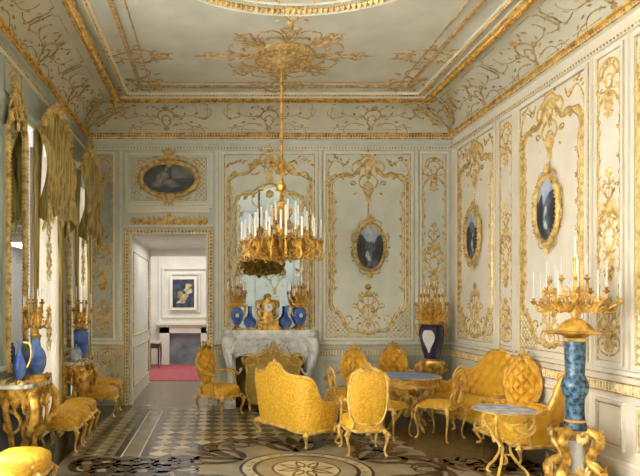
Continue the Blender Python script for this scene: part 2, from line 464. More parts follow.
for cx, sg in ((IX0+.08, False), (IX1-.08, True)):
    for yy, rot in ((7.55, 0), (4.9, 0)):
        q = o.at(cx, yy, rot, 1.0, sg); q.at(0, 0, -pi/2).cartouche(.4, .5)
        for s2 in (0, 1):
            h = q.at(0, 0, 0, 1, False) if s2 == 0 else Orn(g, ceil_mp, (q.A[0], 0, 0, -1, q.A[4], q.A[5]))
            h.curl(.2, .05, .5, .4, -3, -18, .014, .006); h.leaf(.3, .05, .2, .22, .04); h.curl(-.15, .08, 1.9, .35, 3, 18, .012, .006)
    q = o.at(cx, IY1-.1, -pi/4 if not sg else pi/4, 1.15); q.cartouche(.42, .4)
    q.both(lambda h: (h.curl(.12, -.15, .3, .5, -2, -16, .014, .006), h.leaf(.3, -.1, .1, .15, .03)))
q = o.at(XC+.02, IY1-.02); q.cartouche(.34, .4)
q.both(lambda h: (h.curl(.12, 0, .2, .45, -2, -18, .013, .006), h.curl(.15, -.1, -.2, .5, 2, 16, .012, .006), h.leaf(.3, 0, 0, .16, .03)))
g.build('ceiling_scrollwork', 'goldbronze', tr)
# large ring
tn += 1; mb = MB(); g = MB(); RC = (.81, 4.73)
for (r, w, zz) in ((1.72, .018, .03), (1.50, .014, .02)):
    mb.tube([(RC[0]+r*cos(2*pi*i/72), RC[1]+r*sin(2*pi*i/72), ZC-.01) for i in range(72)], w, n=6, closed=True)
tr = struct('trim_%d' % tn, mb, 'mould', smooth=True)
o = Orn(g, ceil_mp)
for i in range(180): o.dot(RC[0]+1.64*cos(2*pi*i/180), RC[1]+1.64*sin(2*pi*i/180), .042)
for i in range(110): o.dot(RC[0]+1.55*cos(2*pi*i/110), RC[1]+1.55*sin(2*pi*i/110), .014)
o.at(RC[0], RC[1]+1.74, pi).cartouche(.3, .3)
for i in range(16):
    an = 2*pi*i/16; q = o.at(RC[0]+1.3*cos(an), RC[1]+1.3*sin(an), an+pi/2); q.palmette(7, .2, .03)
    q.curl(.05, 0, .1, .3, -3, -18); q.at(0, 0, flip=True).curl(.05, 0, .1, .3, -3, -18)
g.build('gilt_rope_ring', 'gold', tr)
# ceiling rose arabesque
g = MB(); CX, CY = .83, 7.55; o = Orn(g, ceil_mp).at(CX, CY)
for i in range(8):
    an = pi*i/4; ln = (1.1, .88, .82, .88)[i % 4] if i % 4 else 1.12
    if i in (2, 6): ln = .85
    q = o.at(0, 0, an)
    for fl in (False, True):
        h = Orn(g, ceil_mp, q.A) if not fl else Orn(g, ceil_mp, (q.A[0], -q.A[1], q.A[2], -q.A[3], q.A[4], q.A[5]))
        h.curl(.4, .02, .7, .45, -2, -14, .015, .007); h.curl(.45, .04, .35, .42, -1, 14, .013, .006)
        h.curl(ln*.62, .02, .6, .35, -5, -10, .012, .006); h.curl(ln*.75, .03, 1.3, .25, -6, -22, .011, .005)
        h.leaf(ln*.55, .06, .7, .17, .035); h.leaf(ln*.7, .04, .4, .17, .03); h.leaf(.5, .12, 1.3, .14, .03)
    q.leaf(ln*.8, 0, 0, ln*.25, .035); q.leaf(.42, 0, 0, .2, .05)
g.build('rose_arabesque', 'goldbronze', CE)
rose = thing('ceiling_rose', 'round gilded ceiling rose the chandelier hangs from', 'ceiling rose', (CX, CY, ZC))
mb = MB(); mb.lathe([(.40, 0), (.40, -.03), (.36, -.06), (.33, -.04), (.27, -.05), (.16, -.07), (.08, -.14), (.03, -.17), (.001, -.17)], 40); mb.build('plate', 'goldbronze', rose)
mb = MB()
for i in range(40): mb.dot((.375*cos(pi*i/20), .375*sin(pi*i/20), -.045), .022)
for i in range(16):
    a = pi*i/8; Orn(mb, lambda u, v, n: (u, v, -.055-n)).at(.28*cos(a), .28*sin(a), a+pi/2).palmette(3, .08, .015)
mb.build('beaded_rim', 'gold', rose)

# ---------------------------------------------------------------- floor
mats = ['floorbase', 'floorlight', 'floordark', 'floormid', 'floorwhite']
mb = MB(); mb.box(XL-.15, YF, -.05, XR+.15, YB+.0, 0)
def fl(pts, m, z=.0010): mb.cm = m; mb.poly([(p[0], p[1], z) for p in pts]); mb.cm = 0
def fq(x0, y0, x1, y1, m, z=.0006): fl([(x0, y0), (x1, y0), (x1, y1), (x0, y1)], m, z)
def ribbon(pts, w0, w1, m=2, z=.003):
    L = []; Rr = []; n = len(pts)
    for i in range(n):
        a = pts[max(0, i-1)]; b = pts[min(n-1, i+1)]; dx, dy = b[0]-a[0], b[1]-a[1]; l = math.hypot(dx, dy) or 1
        t = i/(n-1); w = (w0+(w1-w0)*t)*(.35+.65*sin(pi*min(1, t*1.2+.08)))*.55
        L.append((pts[i][0]-dy/l*w, pts[i][1]+dx/l*w)); Rr.append((pts[i][0]+dy/l*w, pts[i][1]-dx/l*w))
    mb.cm = m; o = len(mb.v)
    mb.add([(p[0], p[1], z) for p in L+Rr], [(i+n, i+n+1, i+1, i) for i in range(n-1)]); mb.cm = 0
def fleaf(x, y, a, L, w, m=2, z=.004):
    pts = []
    for i in range(7):
        t = i/6; pts.append((x+cos(a)*L*t, y+sin(a)*L*t, w*sin(pi*t**.8)))
    up = [(p[0]-sin(a)*p[2], p[1]+cos(a)*p[2]) for p in pts]; dn = [(p[0]+sin(a)*p[2], p[1]-cos(a)*p[2]) for p in pts[1:-1]]
    fl(dn+up[::-1], m, z)
# border bands
fq(XL, YF, -1.62, YB, 2); fq(-1.62, YF, -1.12, YB-.35, 3); fq(-1.12, YF, -.76, YB-.45, 2, .0007)
fq(-1.02, YF, -.86, YB-.5, 3, .0012); fq(-1.045, YF, -1.025, YB-.5, 4, .0012); fq(-.855, YF, -.835, YB-.5, 4, .0012)
fq(-1.62, YB-.4, XR, YB, 3, .0008)
yy = 5.0
while yy < 9.2:   # dart border inside left band
    for k in range(4):
        xx = -1.58+.115*k; fl([(xx, yy), (xx+.1, yy+.09), (xx, yy+.18)], 0 if k % 2 else 1, .0014)
    yy += .2
# lozenge parquet
DW, DH = .23, .27
for r_ in range(-2, 14):
    for c in range(0, 24):
        cx = -.76+DW*(c+.5); cy = 6.0+DH*r_
        if cy > 9.25 or cx > 2.3: continue
        fl([(cx-DW/2, cy), (cx, cy-DH/2), (cx+DW/2, cy), (cx, cy+DH/2)], 1, .0010)
# right-hand parquet: diagonal boards outlined by strings
fq(2.35, 3, XR, YB-.4, 0, .0016)
for k in range(-8, 14):
    xa = 2.35; 
    ya = 4+.45*k
    for sg in (1, -1):
        p = (2.35, ya); q = (XR, ya+sg*1.42)
        if min(p[1], q[1]) < 3 or max(p[1], q[1]) > YB-.4: continue
        ribbon([p, ((p[0]+q[0])/2, (p[1]+q[1])/2), q], .02, .02, 2, .0022)
# central field of arabesques
MC = (.87, 5.93)
def disc(r, m, z, n=72): fl([(MC[0]+r*cos(2*pi*i/n), MC[1]+r*sin(2*pi*i/n)) for i in range(n)], m, z)
# grey arabesque ground: cusped outline
out = []
for i in range(120):
    a = 2*pi*i/120; r = 1.42+.10*cos(6*a+pi)+.05*cos(12*a); out.append((MC[0]+r*1.0*cos(a), MC[1]+r*.98*sin(a)))
fl(out, 3, .0018)
fq(-1.62, 3.5, 3.3, 5.75, 3, .0017); fl([(-1.62, 5.7), (-.2, 5.7), (-.4, 6.3), (-.7, 6.48), (-1.0, 6.38), (-1.3, 6.5), (-1.62, 6.42)], 3, .0017)
fl([(1.8, 5.7), (3.3, 5.7), (3.2, 6.2), (2.5, 6.4), (2.0, 6.3)], 3, .0019)
disc(.66, 2, .0024); disc(.63, 1, .0028); disc(.53, 2, .0032); disc(.49, 3, .0036); disc(.34, 2, .0040); disc(.32, 1, .0044)
for i in range(24):
    a = 2*pi*i/24
    fl([(MC[0]+.55*cos(a), MC[1]+.55*sin(a)), (MC[0]+.60*cos(a+.06), MC[1]+.60*sin(a+.06)), (MC[0]+.55*cos(a+.13), MC[1]+.55*sin(a+.13))], 3, .0050)
for i in range(8):
    a = 2*pi*i/8+.2; fleaf(MC[0]+.05*cos(a), MC[1]+.05*sin(a), a, .25, .05, 2, .0052); fleaf(MC[0]+.09*cos(a), MC[1]+.09*sin(a), a, .16, .028, 1, .0056)
def fcurl(x, y, a, L, k0, k1, w0, w1):
    p = curlp((x, y), a, L, k0, k1, 16); ribbon(p, w0, w1); ex, ey = p[-1]
    fl([(ex+w0*.7*cos(2*pi*i/10), ey+w0*.7*sin(2*pi*i/10)) for i in range(10)], 2, .0045)
for i in range(6):
    a = 2*pi*i/6+pi/6
    for sg in (1, -1):
        fcurl(MC[0]+.70*cos(a), MC[1]+.70*sin(a), a+sg*.2, 1.7, sg*.3, sg*9, .12, .06)
        fcurl(MC[0]+.74*cos(a+sg*.1), MC[1]+.74*sin(a+sg*.1), a+sg*1.2, .9, -sg*2, -sg*12, .10, .05)
        fcurl(MC[0]+1.15*cos(a+sg*.12), MC[1]+1.15*sin(a+sg*.12), a-sg*.2, .7, sg*3, sg*16, .09, .05)
        for k in range(5):
            b_ = a+sg*(.12+.10*k); rr = .78+.12*k
            fleaf(MC[0]+rr*cos(b_), MC[1]+rr*sin(b_), b_+sg*(1.0-.3*k), .2, .035)
    fleaf(MC[0]+1.0*cos(a), MC[1]+1.0*sin(a), a, .45, .07)
for (yv, xs) in ((6.12, (-1.5, -1.1, -.7)), (5.85, (-1.3, -.9)), (6.15, (2.3, 2.8)), (5.9, (2.5, 3.0))):
    for k, x in enumerate(xs):
        for sg in (1, -1):
            fcurl(x, yv, .3+sg*.8, .9, -sg*1.5, -sg*13, .09, .05); fcurl(x+.1, yv, pi+sg*.9, .6, sg*3, sg*18, .08, .04)
            for q_ in range(4): fleaf(x+.09*q_, yv+sg*.05*q_, sg*(1.4-.5*q_), .18, .03)
floor_o = struct('floor', mb, mats)

# ---------------------------------------------------------------- doorway, passage and far room
mb = MB(); PT = 12.5; FY = 16.2
mb.box(DX0-.15, YB+.15, 0, DX0, PT, 2.9); pl = struct('wall_passage_left', mb, 'white')
g = MB(); o = Orn(g, lambda u, v, n: (DX0+n, u, v)); o.beads([(PT-.04, 0), (PT-.04, 2.67)], .05, .025); o.stroke(rect(YB+.35, .25, PT-.3, .9), .014); o.stroke(rect(YB+.35, 1.1, PT-.3, 2.5), .014); g.build('gilt_moulding', 'goldpale', pl)
mb = MB(); mb.box(DX1, YB+.15, 0, DX1+.15, PT, 2.9); struct('wall_passage_right', mb, 'white')
mb = MB(); mb.box(DX0, YB+.15, DZ, DX1, PT, DZ+.1); mb.box(DX0, PT-.12, 2.62, DX1, PT, DZ); struct('ceiling_passage', mb, 'white')
mb = MB(); mb.box(DX0, YB, -.05, DX1, PT, 0); struct('floor_passage', mb, 'floorpass')
mb = MB(); mb.box(-3.2, FY, 0, 1.6, FY+.1, 3.6); mb.box(-3.3, PT, 0, -3.2, FY, 3.6); mb.box(1.6, PT, 0, 1.7, FY, 3.6)
mb.box(-3.2, PT, 0, DX0-.15, PT+.1, 3.6); mb.box(DX1+.15, PT, 0, 1.6, PT+.1, 3.6); mb.box(DX0-.15, PT, 2.85, DX1+.15, PT+.1, 3.6)
struct('wall_far_room', mb, 'white')
mb = MB(); mb.box(-3.2, PT, 3.6, 1.6, FY, 3.7); struct('ceiling_far_room', mb, 'white')
mb = MB(); mb.box(-3.2, PT, -.05, 1.6, FY, 0); struct('floor_far_room', mb, 'floorpass')
mb = MB(); mb.box(-2.9, PT+.15, 0.0, 1.3, FY-.3, .012); tag(mb.build('carpet', 'carpet', smooth=False), 'crimson carpet covering the floor of the room beyond the doorway', 'carpet')
ff = thing('fireplace', 'plain white chimneypiece with grey blue hearth in the far room', 'fireplace', (-.88, FY-.0, 0))
mb = MB(); mb.box(-.68, -.18, 0, -.42, 0, 1.0); mb.box(.42, -.18, 0, .68, 0, 1.0); mb.box(-.68, -.18, .84, .68, 0, 1.06); mb.build('surround', 'white', ff, False)
mb = MB(); mb.box(-.76, -.26, 1.06, .76, 0, 1.13); mb.box(-.7, -.2, 1.0, .7, 0, 1.06); mb.build('mantel_shelf', 'mould', ff, False)
mb = MB(); mb.box(-.42, -.06, 0, .42, -.02, .84); mb.build('hearth_panel', 'greyplate', ff, False)
mb = MB(); fillet(mb, -.62, 1.25, .62, 2.6, .05, .06); fillet(mb, -.4, 1.4, .4, 2.45, .04, .05); mb.box(-.72, -.05, 1.13, -.66, 0, 3.0); mb.box(.66, -.05, 1.13, .72, 0, 3.0); mb.box(-.8, -.1, 2.95, .8, 0, 3.05); mb.build('overmantel', 'white', ff, False)

# ---------------------------------------------------------------- painted canvases
def canvas(name, w, h, paint, parent, nx=36, ny=40, oval=True, y=-.01, p=2.0):
    vs = []; fs = []; cols = []
    for j in range(ny+1):
        for i in range(nx+1):
            a = i/nx*2-1; b = j/ny*2-1
            if oval:
                x = a*math.sqrt(max(0, 1-b*b/2)); z = b*math.sqrt(max(0, 1-a*a/2))
            else: x, z = a, b
            vs.append((x*w/2, y, z*h/2)); cols.append(paint(x*.5+.5, z*.5+.5))
    for j in range(ny):
        for i in range(nx):
            k = j*(nx+1)+i; fs.append((k, k+1, k+nx+2, k+nx+1))
    me = bpy.data.meshes.new(name); me.from_pydata(vs, [], fs); me.materials.append(M['paint'])
    at = me.color_attributes.new('Col', 'FLOAT_COLOR', 'POINT')
    for i, c in enumerate(cols): at.data[i].color = c
    o = bpy.data.objects.new(name, me); COL.objects.link(o); o.parent = parent; return o
from mathutils import noise as mn
def mixc(a, b, t): t = max(0, min(1, t)); return tuple(a[i]*(1-t)+b[i]*t for i in range(4))
def landscape(seed, fallx=.4):
    def f(u, v):
        n = mn.fractal(Vector((u*5+seed, v*5, seed)), 1, 2, 4); sky = mixc(lin('#8ba3c4'), lin('#c9cfd2'), n+.5)
        m1 = .72+.12*sin(u*7+seed)+.08*n; c = sky
        if v < m1: c = mixc(lin('#3c4654'), lin('#677486'), n+.4)
        if v < m1-.22 and abs(u-fallx) > .09+.05*n: c = mixc(lin('#1e242c'), lin('#46505a'), n+.5)
        if abs(u-fallx-.05*sin(v*13)) < .03+.10*(.5-v)+.05*n and .15 < v < .55: c = mixc(lin('#7f8a96'), lin('#c8ced0'), n+.5)
        if v < .2: c = mixc(lin('#2a2c2e'), lin('#7a8490'), n+.3)
        if (u-.2)**2+(v-.5)**2*.3 < .02+.02*n or (u-.85)**2+(v-.45)**2*.4 < .03+.02*n: c = mixc(lin('#16191c'), lin('#2f3638'), n+.5)
        return c
    return f
def mytho(u, v):
    n = mn.fractal(Vector((u*5, v*5, 2)), 1, 2, 4); c = mixc(lin('#23242c'), lin('#454a52'), n+.4)
    if v > .5 and u > .55: c = mixc(lin('#5b6469'), lin('#868e8d'), n+.5)
    for (cx, cy, rx, ry, k) in ((.42, .62, .08, .16, .8), (.36, .42, .13, .13, .9), (.5, .38, .14, .1, .75), (.27, .3, .1, .07, .6), (.58, .28, .12, .06, .55), (.45, .8, .035, .07, .95), (.3, .55, .04, .1, .7)):
        d = ((u-cx)/rx)**2+((v-cy)/ry)**2
        if d+n*.8 < 1: c = mixc(lin('#5a5c60'), lin('#b2aca2'), k*(1.1-d))
    return c
def figure(u, v):
    n = mn.fractal(Vector((u*6, v*6, 9)), 1, 2, 4); c = mixc(lin('#1f2a3c'), lin('#3f5068'), n+.5)
    t = .5+.25*sin(v*4-1.2)
    if abs(u-t) < .13+.12*n and .15 < v < .85: c = mixc(lin('#8d7f68'), lin('#d5c3a0'), n+.6)
    if (u-.35)**2+(v-.45)**2 < .02: c = mixc(lin('#7a6a50'), lin('#bfa878'), n+.5)
    return c
fp = thing('painting', 'dark painting of a pale reclining figure over the far white chimneypiece', 'painting', (-.93, FY-.06, 1.9))
canvas('canvas', .58, .74, figure, fp, 24, 30, False, -.02)
mb = MB(); fillet(mb, -.36, -.45, .36, .45, .07, .05); mb.build('picture_frame', 'mould', fp, False)
fc_ = thing('console_table', 'small dark console table half hidden at the left of the far room', 'table', (-1.62, 15.3, .012), R(90))
mb = MB(); mb.box(-.35, -.18, .62, .35, .18, .66); mb.build('table_top', 'marblegrey', fc_, False)
mb = MB(); mb.box(-.32, -.15, .5, .32, .15, .62); mb.build('apron', 'wood', fc_, False)
for sx in (-.3, .3):
    for sy in (-.13, .13):
        mb = MB(); mb.tube([(sx, sy, .5), (sx*1.05, sy*1.05, .3), (sx*.95, sy, .1), (sx*1.08, sy*1.1, 0)], .025, .012); mb.build('leg', 'wood', fc_)
# door frame
dr = sempty('door_1', (0, YB, 0))
mb = MB(); w = .085
for (a, b, c, d) in ((DX0-w, 0, DX0, DZ+w), (DX1, 0, DX1+w, DZ+w), (DX0, DZ, DX1, DZ+w)): mb.box(a, -.05, b, c, .0, d)
mb.box(DX0, 0.0, 0, DX0+.03, .15, DZ); mb.box(DX1-.03, 0, 0, DX1, .15, DZ)
mb.build('door_frame', 'mould', dr, False)
g = MB(); o = Orn(g, lambda u, v, n: (u, -.05-n, v)); k = w/2
o.beads([(DX0-k, 0), (DX0-k, DZ+k), (DX1+k, DZ+k), (DX1+k, 0)], .055, .027)
for k in (.006, w-.006): o.stroke([(DX0-k, 0), (DX0-k, DZ+k), (DX1+k, DZ+k), (DX1+k, 0)], .008)
g.build('gilt_rope_border', 'gold', dr)
# lintel with acanthus frieze
mb = MB(); mb.box(DX0-.06, -.1, 3.16, DX1+.06, 0, 3.2); mb.box(DX0-.03, -.07, 3.1, DX1+.03, 0, 3.16); mb.box(DX0-.09, -.06, 2.87, DX1+.09, 0, 2.9); mb.build('lintel_moulding', 'mould', dr, False)
g = MB(); o = Orn(g, lambda u, v, n: (u, -.01-n, v)); cx = (DX0+DX1)/2
for i in range(15):
    q = o.at(cx+(i-7)*.082, 2.91); q.palmette(3, .16 if i != 7 else .26, .026 if i != 7 else .05, 1.0)
    q.curl(0, .0, .3, .14, 8, 30, .012, .006, 8)
o.stroke([(DX0, 3.13), (DX1, 3.13)], .01)
g.build('gilt_acanthus_frieze', 'gold', dr)

# ---------------------------------------------------------------- wall panels
def frame_path(W, H):
    """shaped gilt frame inside a tall panel (half, mirrored)"""
    a = W*.43
    right = [(0, H*.955), (a*.22, H*.915), (a*.42, H*.875), (a*.72, H*.878), (a*.92, H*.855), (a, H*.82), (a, H*.7), (a, H*.5), (a, H*.3), (a, H*.2), (a*.93, H*.155), (a*.78, H*.14), (a*.68, H*.105), (a*.5, H*.05), (a*.22, H*.045), (0, H*.03)]
    return right
def tall_panel(label, loc, rz, W=1.42, H=3.03, warm=False, group='tall carved wall panels'):
    t = thing('wall_panel', label, 'wall panel', loc, rz, None)
    fld = 'field_lit' if warm else 'field'; gm = 'gold' if warm else 'gold'
    mb = MB(); mb.box(-W/2, -.012, 0, W/2, 0, H); mb.build('panel_field', fld, t, False)
    mb = MB(); fillet(mb, -W/2, 0, W/2, H, .035, .035); mb.build('moulding', 'mould' if not warm else 'field_lit', t, False)
    g = MB(); o = Orn(g, lambda u, v, n: (u, -.014-n, v))
    o.stroke(rect(-W/2+.045, .045, W/2-.045, H-.045), .009); o.stroke(rect(-W/2, 0, W/2, H), .007)
    g.build('gilt_line', 'goldpale', t)
    g = MB(); o = Orn(g, lambda u, v, n: (u, -.014-n, v))
    rp = smoothp(frame_path(W, H), 4)
    o.stroke(rp, .021); o.stroke([(-p[0], p[1]) for p in rp], .021)
    o.stroke([(p[0]*.93, H*.5+(p[1]-H*.5)*.975) for p in rp], .009); o.stroke([(-p[0]*.93, H*.5+(p[1]-H*.5)*.975) for p in rp], .009)
    g.build('gilt_shaped_frame', 'gold', t)
    g = MB(); o = Orn(g, lambda u, v, n: (u, -.014-n, v)); a = W*.43
    q = o.at(0, H*.93, 0, 1.1); q.cartouche(.24, .26); q.at(0, 0, 0, 1).palmette(7, .12, .022)
    def half(h):
        h.curl(.1, H*.955, -.1, .35, -2, -22, .018, .008); h.curl(a*.45, H*.875, .9, .25, -6, -26, .018, .008)
        h.curl(a*.98, H*.85, 1.9, .22, 3, 26, .016, .007); h.curl(a, H*.2, -1.3, .26, -5, -24, .016, .007)
        h.curl(a*.6, H*.08, 1.2, .28, 5, 26, .016, .007); h.curl(a*.75, H*.05, -.2, .3, 5, 22, .014, .006)
        h.curl(.08, H*.03, .2, .3, 5, 24, .014, .006)
        # spandrel garland
        h.stroke(smoothp([(.3, H*.965), (a*.6, H*.925), (a*.85, H*.955), (a*1.04, H*.90), (a*1.06, H*.84)], 4), .008)
        for k in range(9): h.leaf(.32+(a-.3)*k/9, H*(.955-.02*sin(k*.9)), random.uniform(-1.5, 1.5), .08, .02)
        for k in range(5): h.leaf(a*1.05, H*(.9-.018*k), random.uniform(-2.6, -.6), .07, .017)
        # side vine
        h.at(a*.88, H*.25, pi/2).vine(H*.55, 12, .016, .006, .05)
    o.both(half)
    # upper cartouche, pendant drops, lower cartouche and urn
    o.at(0, H*.82).cartouche(.42, .36); o.at(0, H*.82, pi, .7).arabesque(.25, .12)
    for k in range(6): o.leaf(0, H*.745-k*.04, -pi/2, .06, .014)
    o.at(0, H*.08, 0, 1.15).arabesque(.55, .26); o.at(0, H*.165, 0, 1).cartouche(.34, .42)
    g.build('gilt_scrollwork', gm, t)
    g = MB(); o = Orn(g, lambda u, v, n: (u, -.014-n, v))
    ins = lambda u, v: abs(u) > a*(.98 if v > H*.15 else .72 if v > H*.1 else .42) + .02
    o.trellis(ins, -W/2+.05, .05, W/2-.05, H*.19, .075, .006)
    g.build('gilt_trellis', 'goldpale', t)
    return t
def narrow_panel(label, loc, rz, W=.44, H=3.03, warm=False, fld=None):
    t = thing('wall_panel', label, 'wall panel', loc, rz)
    mb = MB(); mb.box(-W/2, -.012, 0, W/2, 0, H); mb.build('panel_field', fld or ('field_lit' if warm else 'field'), t, False)
    mb = MB(); fillet(mb, -W/2, 0, W/2, H, .03, .03); mb.build('moulding', 'mould' if not warm else 'field_lit', t, False)
    g = MB(); o = Orn(g, lambda u, v, n: (u, -.014-n, v))
    o.stroke(rect(-W/2+.04, .04, W/2-.04, H-.04), .008)
    g.build('gilt_line', 'goldpale', t)
    g = MB(); o = Orn(g, lambda u, v, n: (u, -.014-n, v))
    def half(h):
        h.at(W*.36, H*.1, pi/2).vine(H*.8, 18, .01, .005, .04)
        h.curl(0, H*.97, -.1, .3, -3, -20, .014, .007); h.curl(W*.3, H*.83, 1.9, .3, 3, 22, .012, .006); h.curl(.02, H*.03, .1, .3, 3, 22, .012, .006)
        h.curl(0, H*.88, -.5, .25, 3, 22, .012, .006)
    o.both(half)
    o.at(0, H*.91, 0, .8).cartouche(.26, .3); o.at(0, H*.80, 0, .7).arabesque(.3, .16)
    o.at(0, H*.42, 0, .9).cartouche(.26, .42); o.at(0, H*.45, 0, 1).arabesque(.5, .17); o.at(0, H*.36, pi, 1).arabesque(.25, .12)
    o.at(0, H*.06, 0, 1).arabesque(.45, .18); o.at(0, H*.12, 0, .8).cartouche(.26, .34)
    g.build('gilt_scrollwork', 'gold', t)
    return t
def oval_painting(label, loc, rz, a=.27, b=.41, seed=1, fx=.4):
    t = thing('oval_painting', label, 'painting', loc, rz)
    canvas('canvas', a*1.62, b*1.68, landscape(seed, fx), t, y=-.03)
    g = MB()
    g.tube([(a*.9*cos(2*pi*i/48), -.035, b*.92*sin(2*pi*i/48)) for i in range(48)], .030, n=8, closed=True)
    for i in range(44): g.dot((a*.9*cos(2*pi*i/44), -.065, b*.92*sin(2*pi*i/44)), .02)
    g.build('picture_frame', 'gold', t)
    g = MB(); o = Orn(g, lambda u, v, n: (u, -.03-n, v))
    o.at(0, b).palmette(7, .13, .024); o.at(0, -b, pi).palmette(5, .12, .02)
    def half(h):
        h.curl(.03, b*1.02, .4, .25, -4, -24, .014, .006); h.curl(.03, -b*1.02, -.4, .2, 4, 26, .012, .006)
        h.curl(a*1.05, b*.2, 1.0, .2, 4, 30, .010, .005); h.curl(a*1.05, -b*.1, -1.2, .2, -4, -30, .010, .005)
        for k in range(5): h.leaf(a*(1.02-.05*abs(k-2)), b*(-.5+.25*k), .3*(k-2), .06, .015)
    o.both(half)
    g.build('frame_crest', 'gold', t)
    return t
Z0 = 1.05
# back wall
tall_panel('pale tall gilt-framed panel between chimneypiece and right corner, centred on the back wall oval', (2.42, YB, Z0), 0, 1.45)
oval_painting('oval landscape with waterfall on the back wall, right of the chimney mirror', (2.44, YB-.02, 2.54), 0, seed=1, fx=.45)
narrow_panel('narrow arabesque panel above the dark corner vase on the back wall', (3.48, YB, Z0), 0, .46)
narrow_panel('narrow shade-toned grey arabesque panel left of the doorway', (-1.86, YB, Z0), 0, .40, fld='wall_shade')
# right wall (faces -X)
RW = -pi/2
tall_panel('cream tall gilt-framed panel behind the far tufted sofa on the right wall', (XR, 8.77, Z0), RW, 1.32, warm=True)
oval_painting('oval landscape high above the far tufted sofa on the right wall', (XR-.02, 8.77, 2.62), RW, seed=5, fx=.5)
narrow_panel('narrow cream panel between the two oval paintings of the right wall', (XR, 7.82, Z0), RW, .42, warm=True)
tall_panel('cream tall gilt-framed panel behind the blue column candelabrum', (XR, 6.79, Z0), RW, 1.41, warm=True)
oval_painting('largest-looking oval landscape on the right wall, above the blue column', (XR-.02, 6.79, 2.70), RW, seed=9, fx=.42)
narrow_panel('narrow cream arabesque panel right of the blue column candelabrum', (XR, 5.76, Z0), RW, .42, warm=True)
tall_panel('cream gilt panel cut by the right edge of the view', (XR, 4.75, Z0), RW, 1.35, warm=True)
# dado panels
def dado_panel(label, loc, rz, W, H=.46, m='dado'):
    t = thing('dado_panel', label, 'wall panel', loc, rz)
    mb = MB(); fillet(mb, -W/2, 0, W/2, H, .025, .03); mb.build('moulding', 'field_lit' if m == 'warm' else m, t, False)
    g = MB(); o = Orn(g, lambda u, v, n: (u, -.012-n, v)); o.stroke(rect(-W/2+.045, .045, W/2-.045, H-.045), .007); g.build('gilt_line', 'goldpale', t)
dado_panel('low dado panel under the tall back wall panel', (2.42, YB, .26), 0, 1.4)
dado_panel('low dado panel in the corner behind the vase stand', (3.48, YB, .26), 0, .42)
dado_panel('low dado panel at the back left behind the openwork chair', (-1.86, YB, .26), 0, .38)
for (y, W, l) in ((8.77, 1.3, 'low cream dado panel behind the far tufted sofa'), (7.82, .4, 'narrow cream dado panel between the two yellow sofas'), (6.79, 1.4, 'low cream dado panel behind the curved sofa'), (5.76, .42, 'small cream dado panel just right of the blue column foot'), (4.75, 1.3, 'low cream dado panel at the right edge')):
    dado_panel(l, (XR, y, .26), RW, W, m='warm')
# overdoor
t = thing('overdoor_panel', 'trelliswork panel over the doorway around the dark oval painting', 'wall panel', ((DX0+DX1)/2, YB, 3.22), 0)
mb = MB(); mb.box(-.7, -.012, 0, .7, 0, .84); mb.build('panel_field', 'field', t, False)
mb = MB(); fillet(mb, -.7, 0, .7, .84, .03, .03); mb.build('moulding', 'mould', t, False)
g = MB(); o = Orn(g, lambda u, v, n: (u, -.014-n, v)); o.stroke(rect(-.6, .08, .6, .76), .009)
o.trellis(lambda u, v: abs(u) > .36+.1*abs(sin(v*4)), -.58, .1, .58, .74, .07, .006)
g.build('gilt_trellis', 'goldpale', t)
t = thing('cartouche_painting', 'dark mythological painting in a shaped gilt frame above the doorway', 'painting', ((DX0+DX1)/2+.0, YB-.02, 3.64), 0)
canvas('canvas', .82, .5, mytho, t, 44, 30, True, -.03)
g = MB()
def shp(k=1): return [(k*.42*(abs(cos(a))**.85)*(1 if cos(a) > 0 else -1)*(1+.05*cos(4*a)), -.04, k*.26*(abs(sin(a))**.8)*(1 if sin(a) > 0 else -1)) for a in [2*pi*i/56 for i in range(56)]]
g.tube(shp(1.04), .045, n=8, closed=True); g.build('picture_frame', 'gold', t)
g = MB(); o = Orn(g, lambda u, v, n: (u, -.05-n, v))
o.at(0, .30, 0, 1.3).palmette(7, .15, .03); o.at(0, -.30, pi, 1.3).palmette(5, .14, .025); o.at(0, .33, 0, .9).cartouche(.25, .2)
o.both(lambda h: (h.curl(.05, .31, .5, .3, -3, -4, .018, .008), h.curl(.05, -.31, -.5, .3, 3, 4, .018, .008), h.curl(.45, .05, 1.2, .25, 4, 24, .014, .007), h.curl(.45, -.05, -1.2, .25, -4, -24, .014, .007), h.curl(.36, .25, .9, .2, -6, -24, .014, .007)))
g.build('frame_crest', 'gold', t)

# chimney panel and mirror
FX = .83
t = thing('wall_panel', 'wide carved panel with arched gilt border around the chimney mirror', 'wall panel', (FX, YB, 1.22), 0)
W, H = 1.54, 2.86
mb = MB(); mb.box(-W/2, -.012, 0, W/2, 0, H); mb.build('panel_field', 'field', t, False)
mb = MB(); fillet(mb, -W/2, 0, W/2, H, .035, .035); mb.build('moulding', 'mould', t, False)
g = MB(); o = Orn(g, lambda u, v, n: (u, -.014-n, v)); o.stroke(rect(-W/2+.045, .045, W/2-.045, H-.045), .009)
ap = smoothp([(.66, 0), (.66, 1), (.66, 2.3), (.64, 2.42), (.5, 2.5), (.36, 2.52), (.2, 2.66), (0, 2.74)], 4)
o.stroke(ap, .03); o.stroke([(-p[0], p[1]) for p in ap], .03)
g.build('gilt_arched_border', 'gold', t)
g = MB(); o = Orn(g, lambda u, v, n: (u, -.014-n, v)); o.at(0, 2.66, 0, 1.3).cartouche(.26, .3); o.at(0, 2.66, 0, 1.3).palmette(7, .14, .03)
o.both(lambda h: (h.curl(.15, 2.72, -.2, .4, -2, -18, .02, .008), h.curl(.64, 2.42, 1.6, .25, 4, 26, .018, .007), [h.leaf(.25+.05*k, 2.74-.02*abs(k-4), random.uniform(-1, 1), .09, .022) for k in range(9)], h.at(.6, .3, pi/2).vine(2.0, 10, .014, .006, .05)))
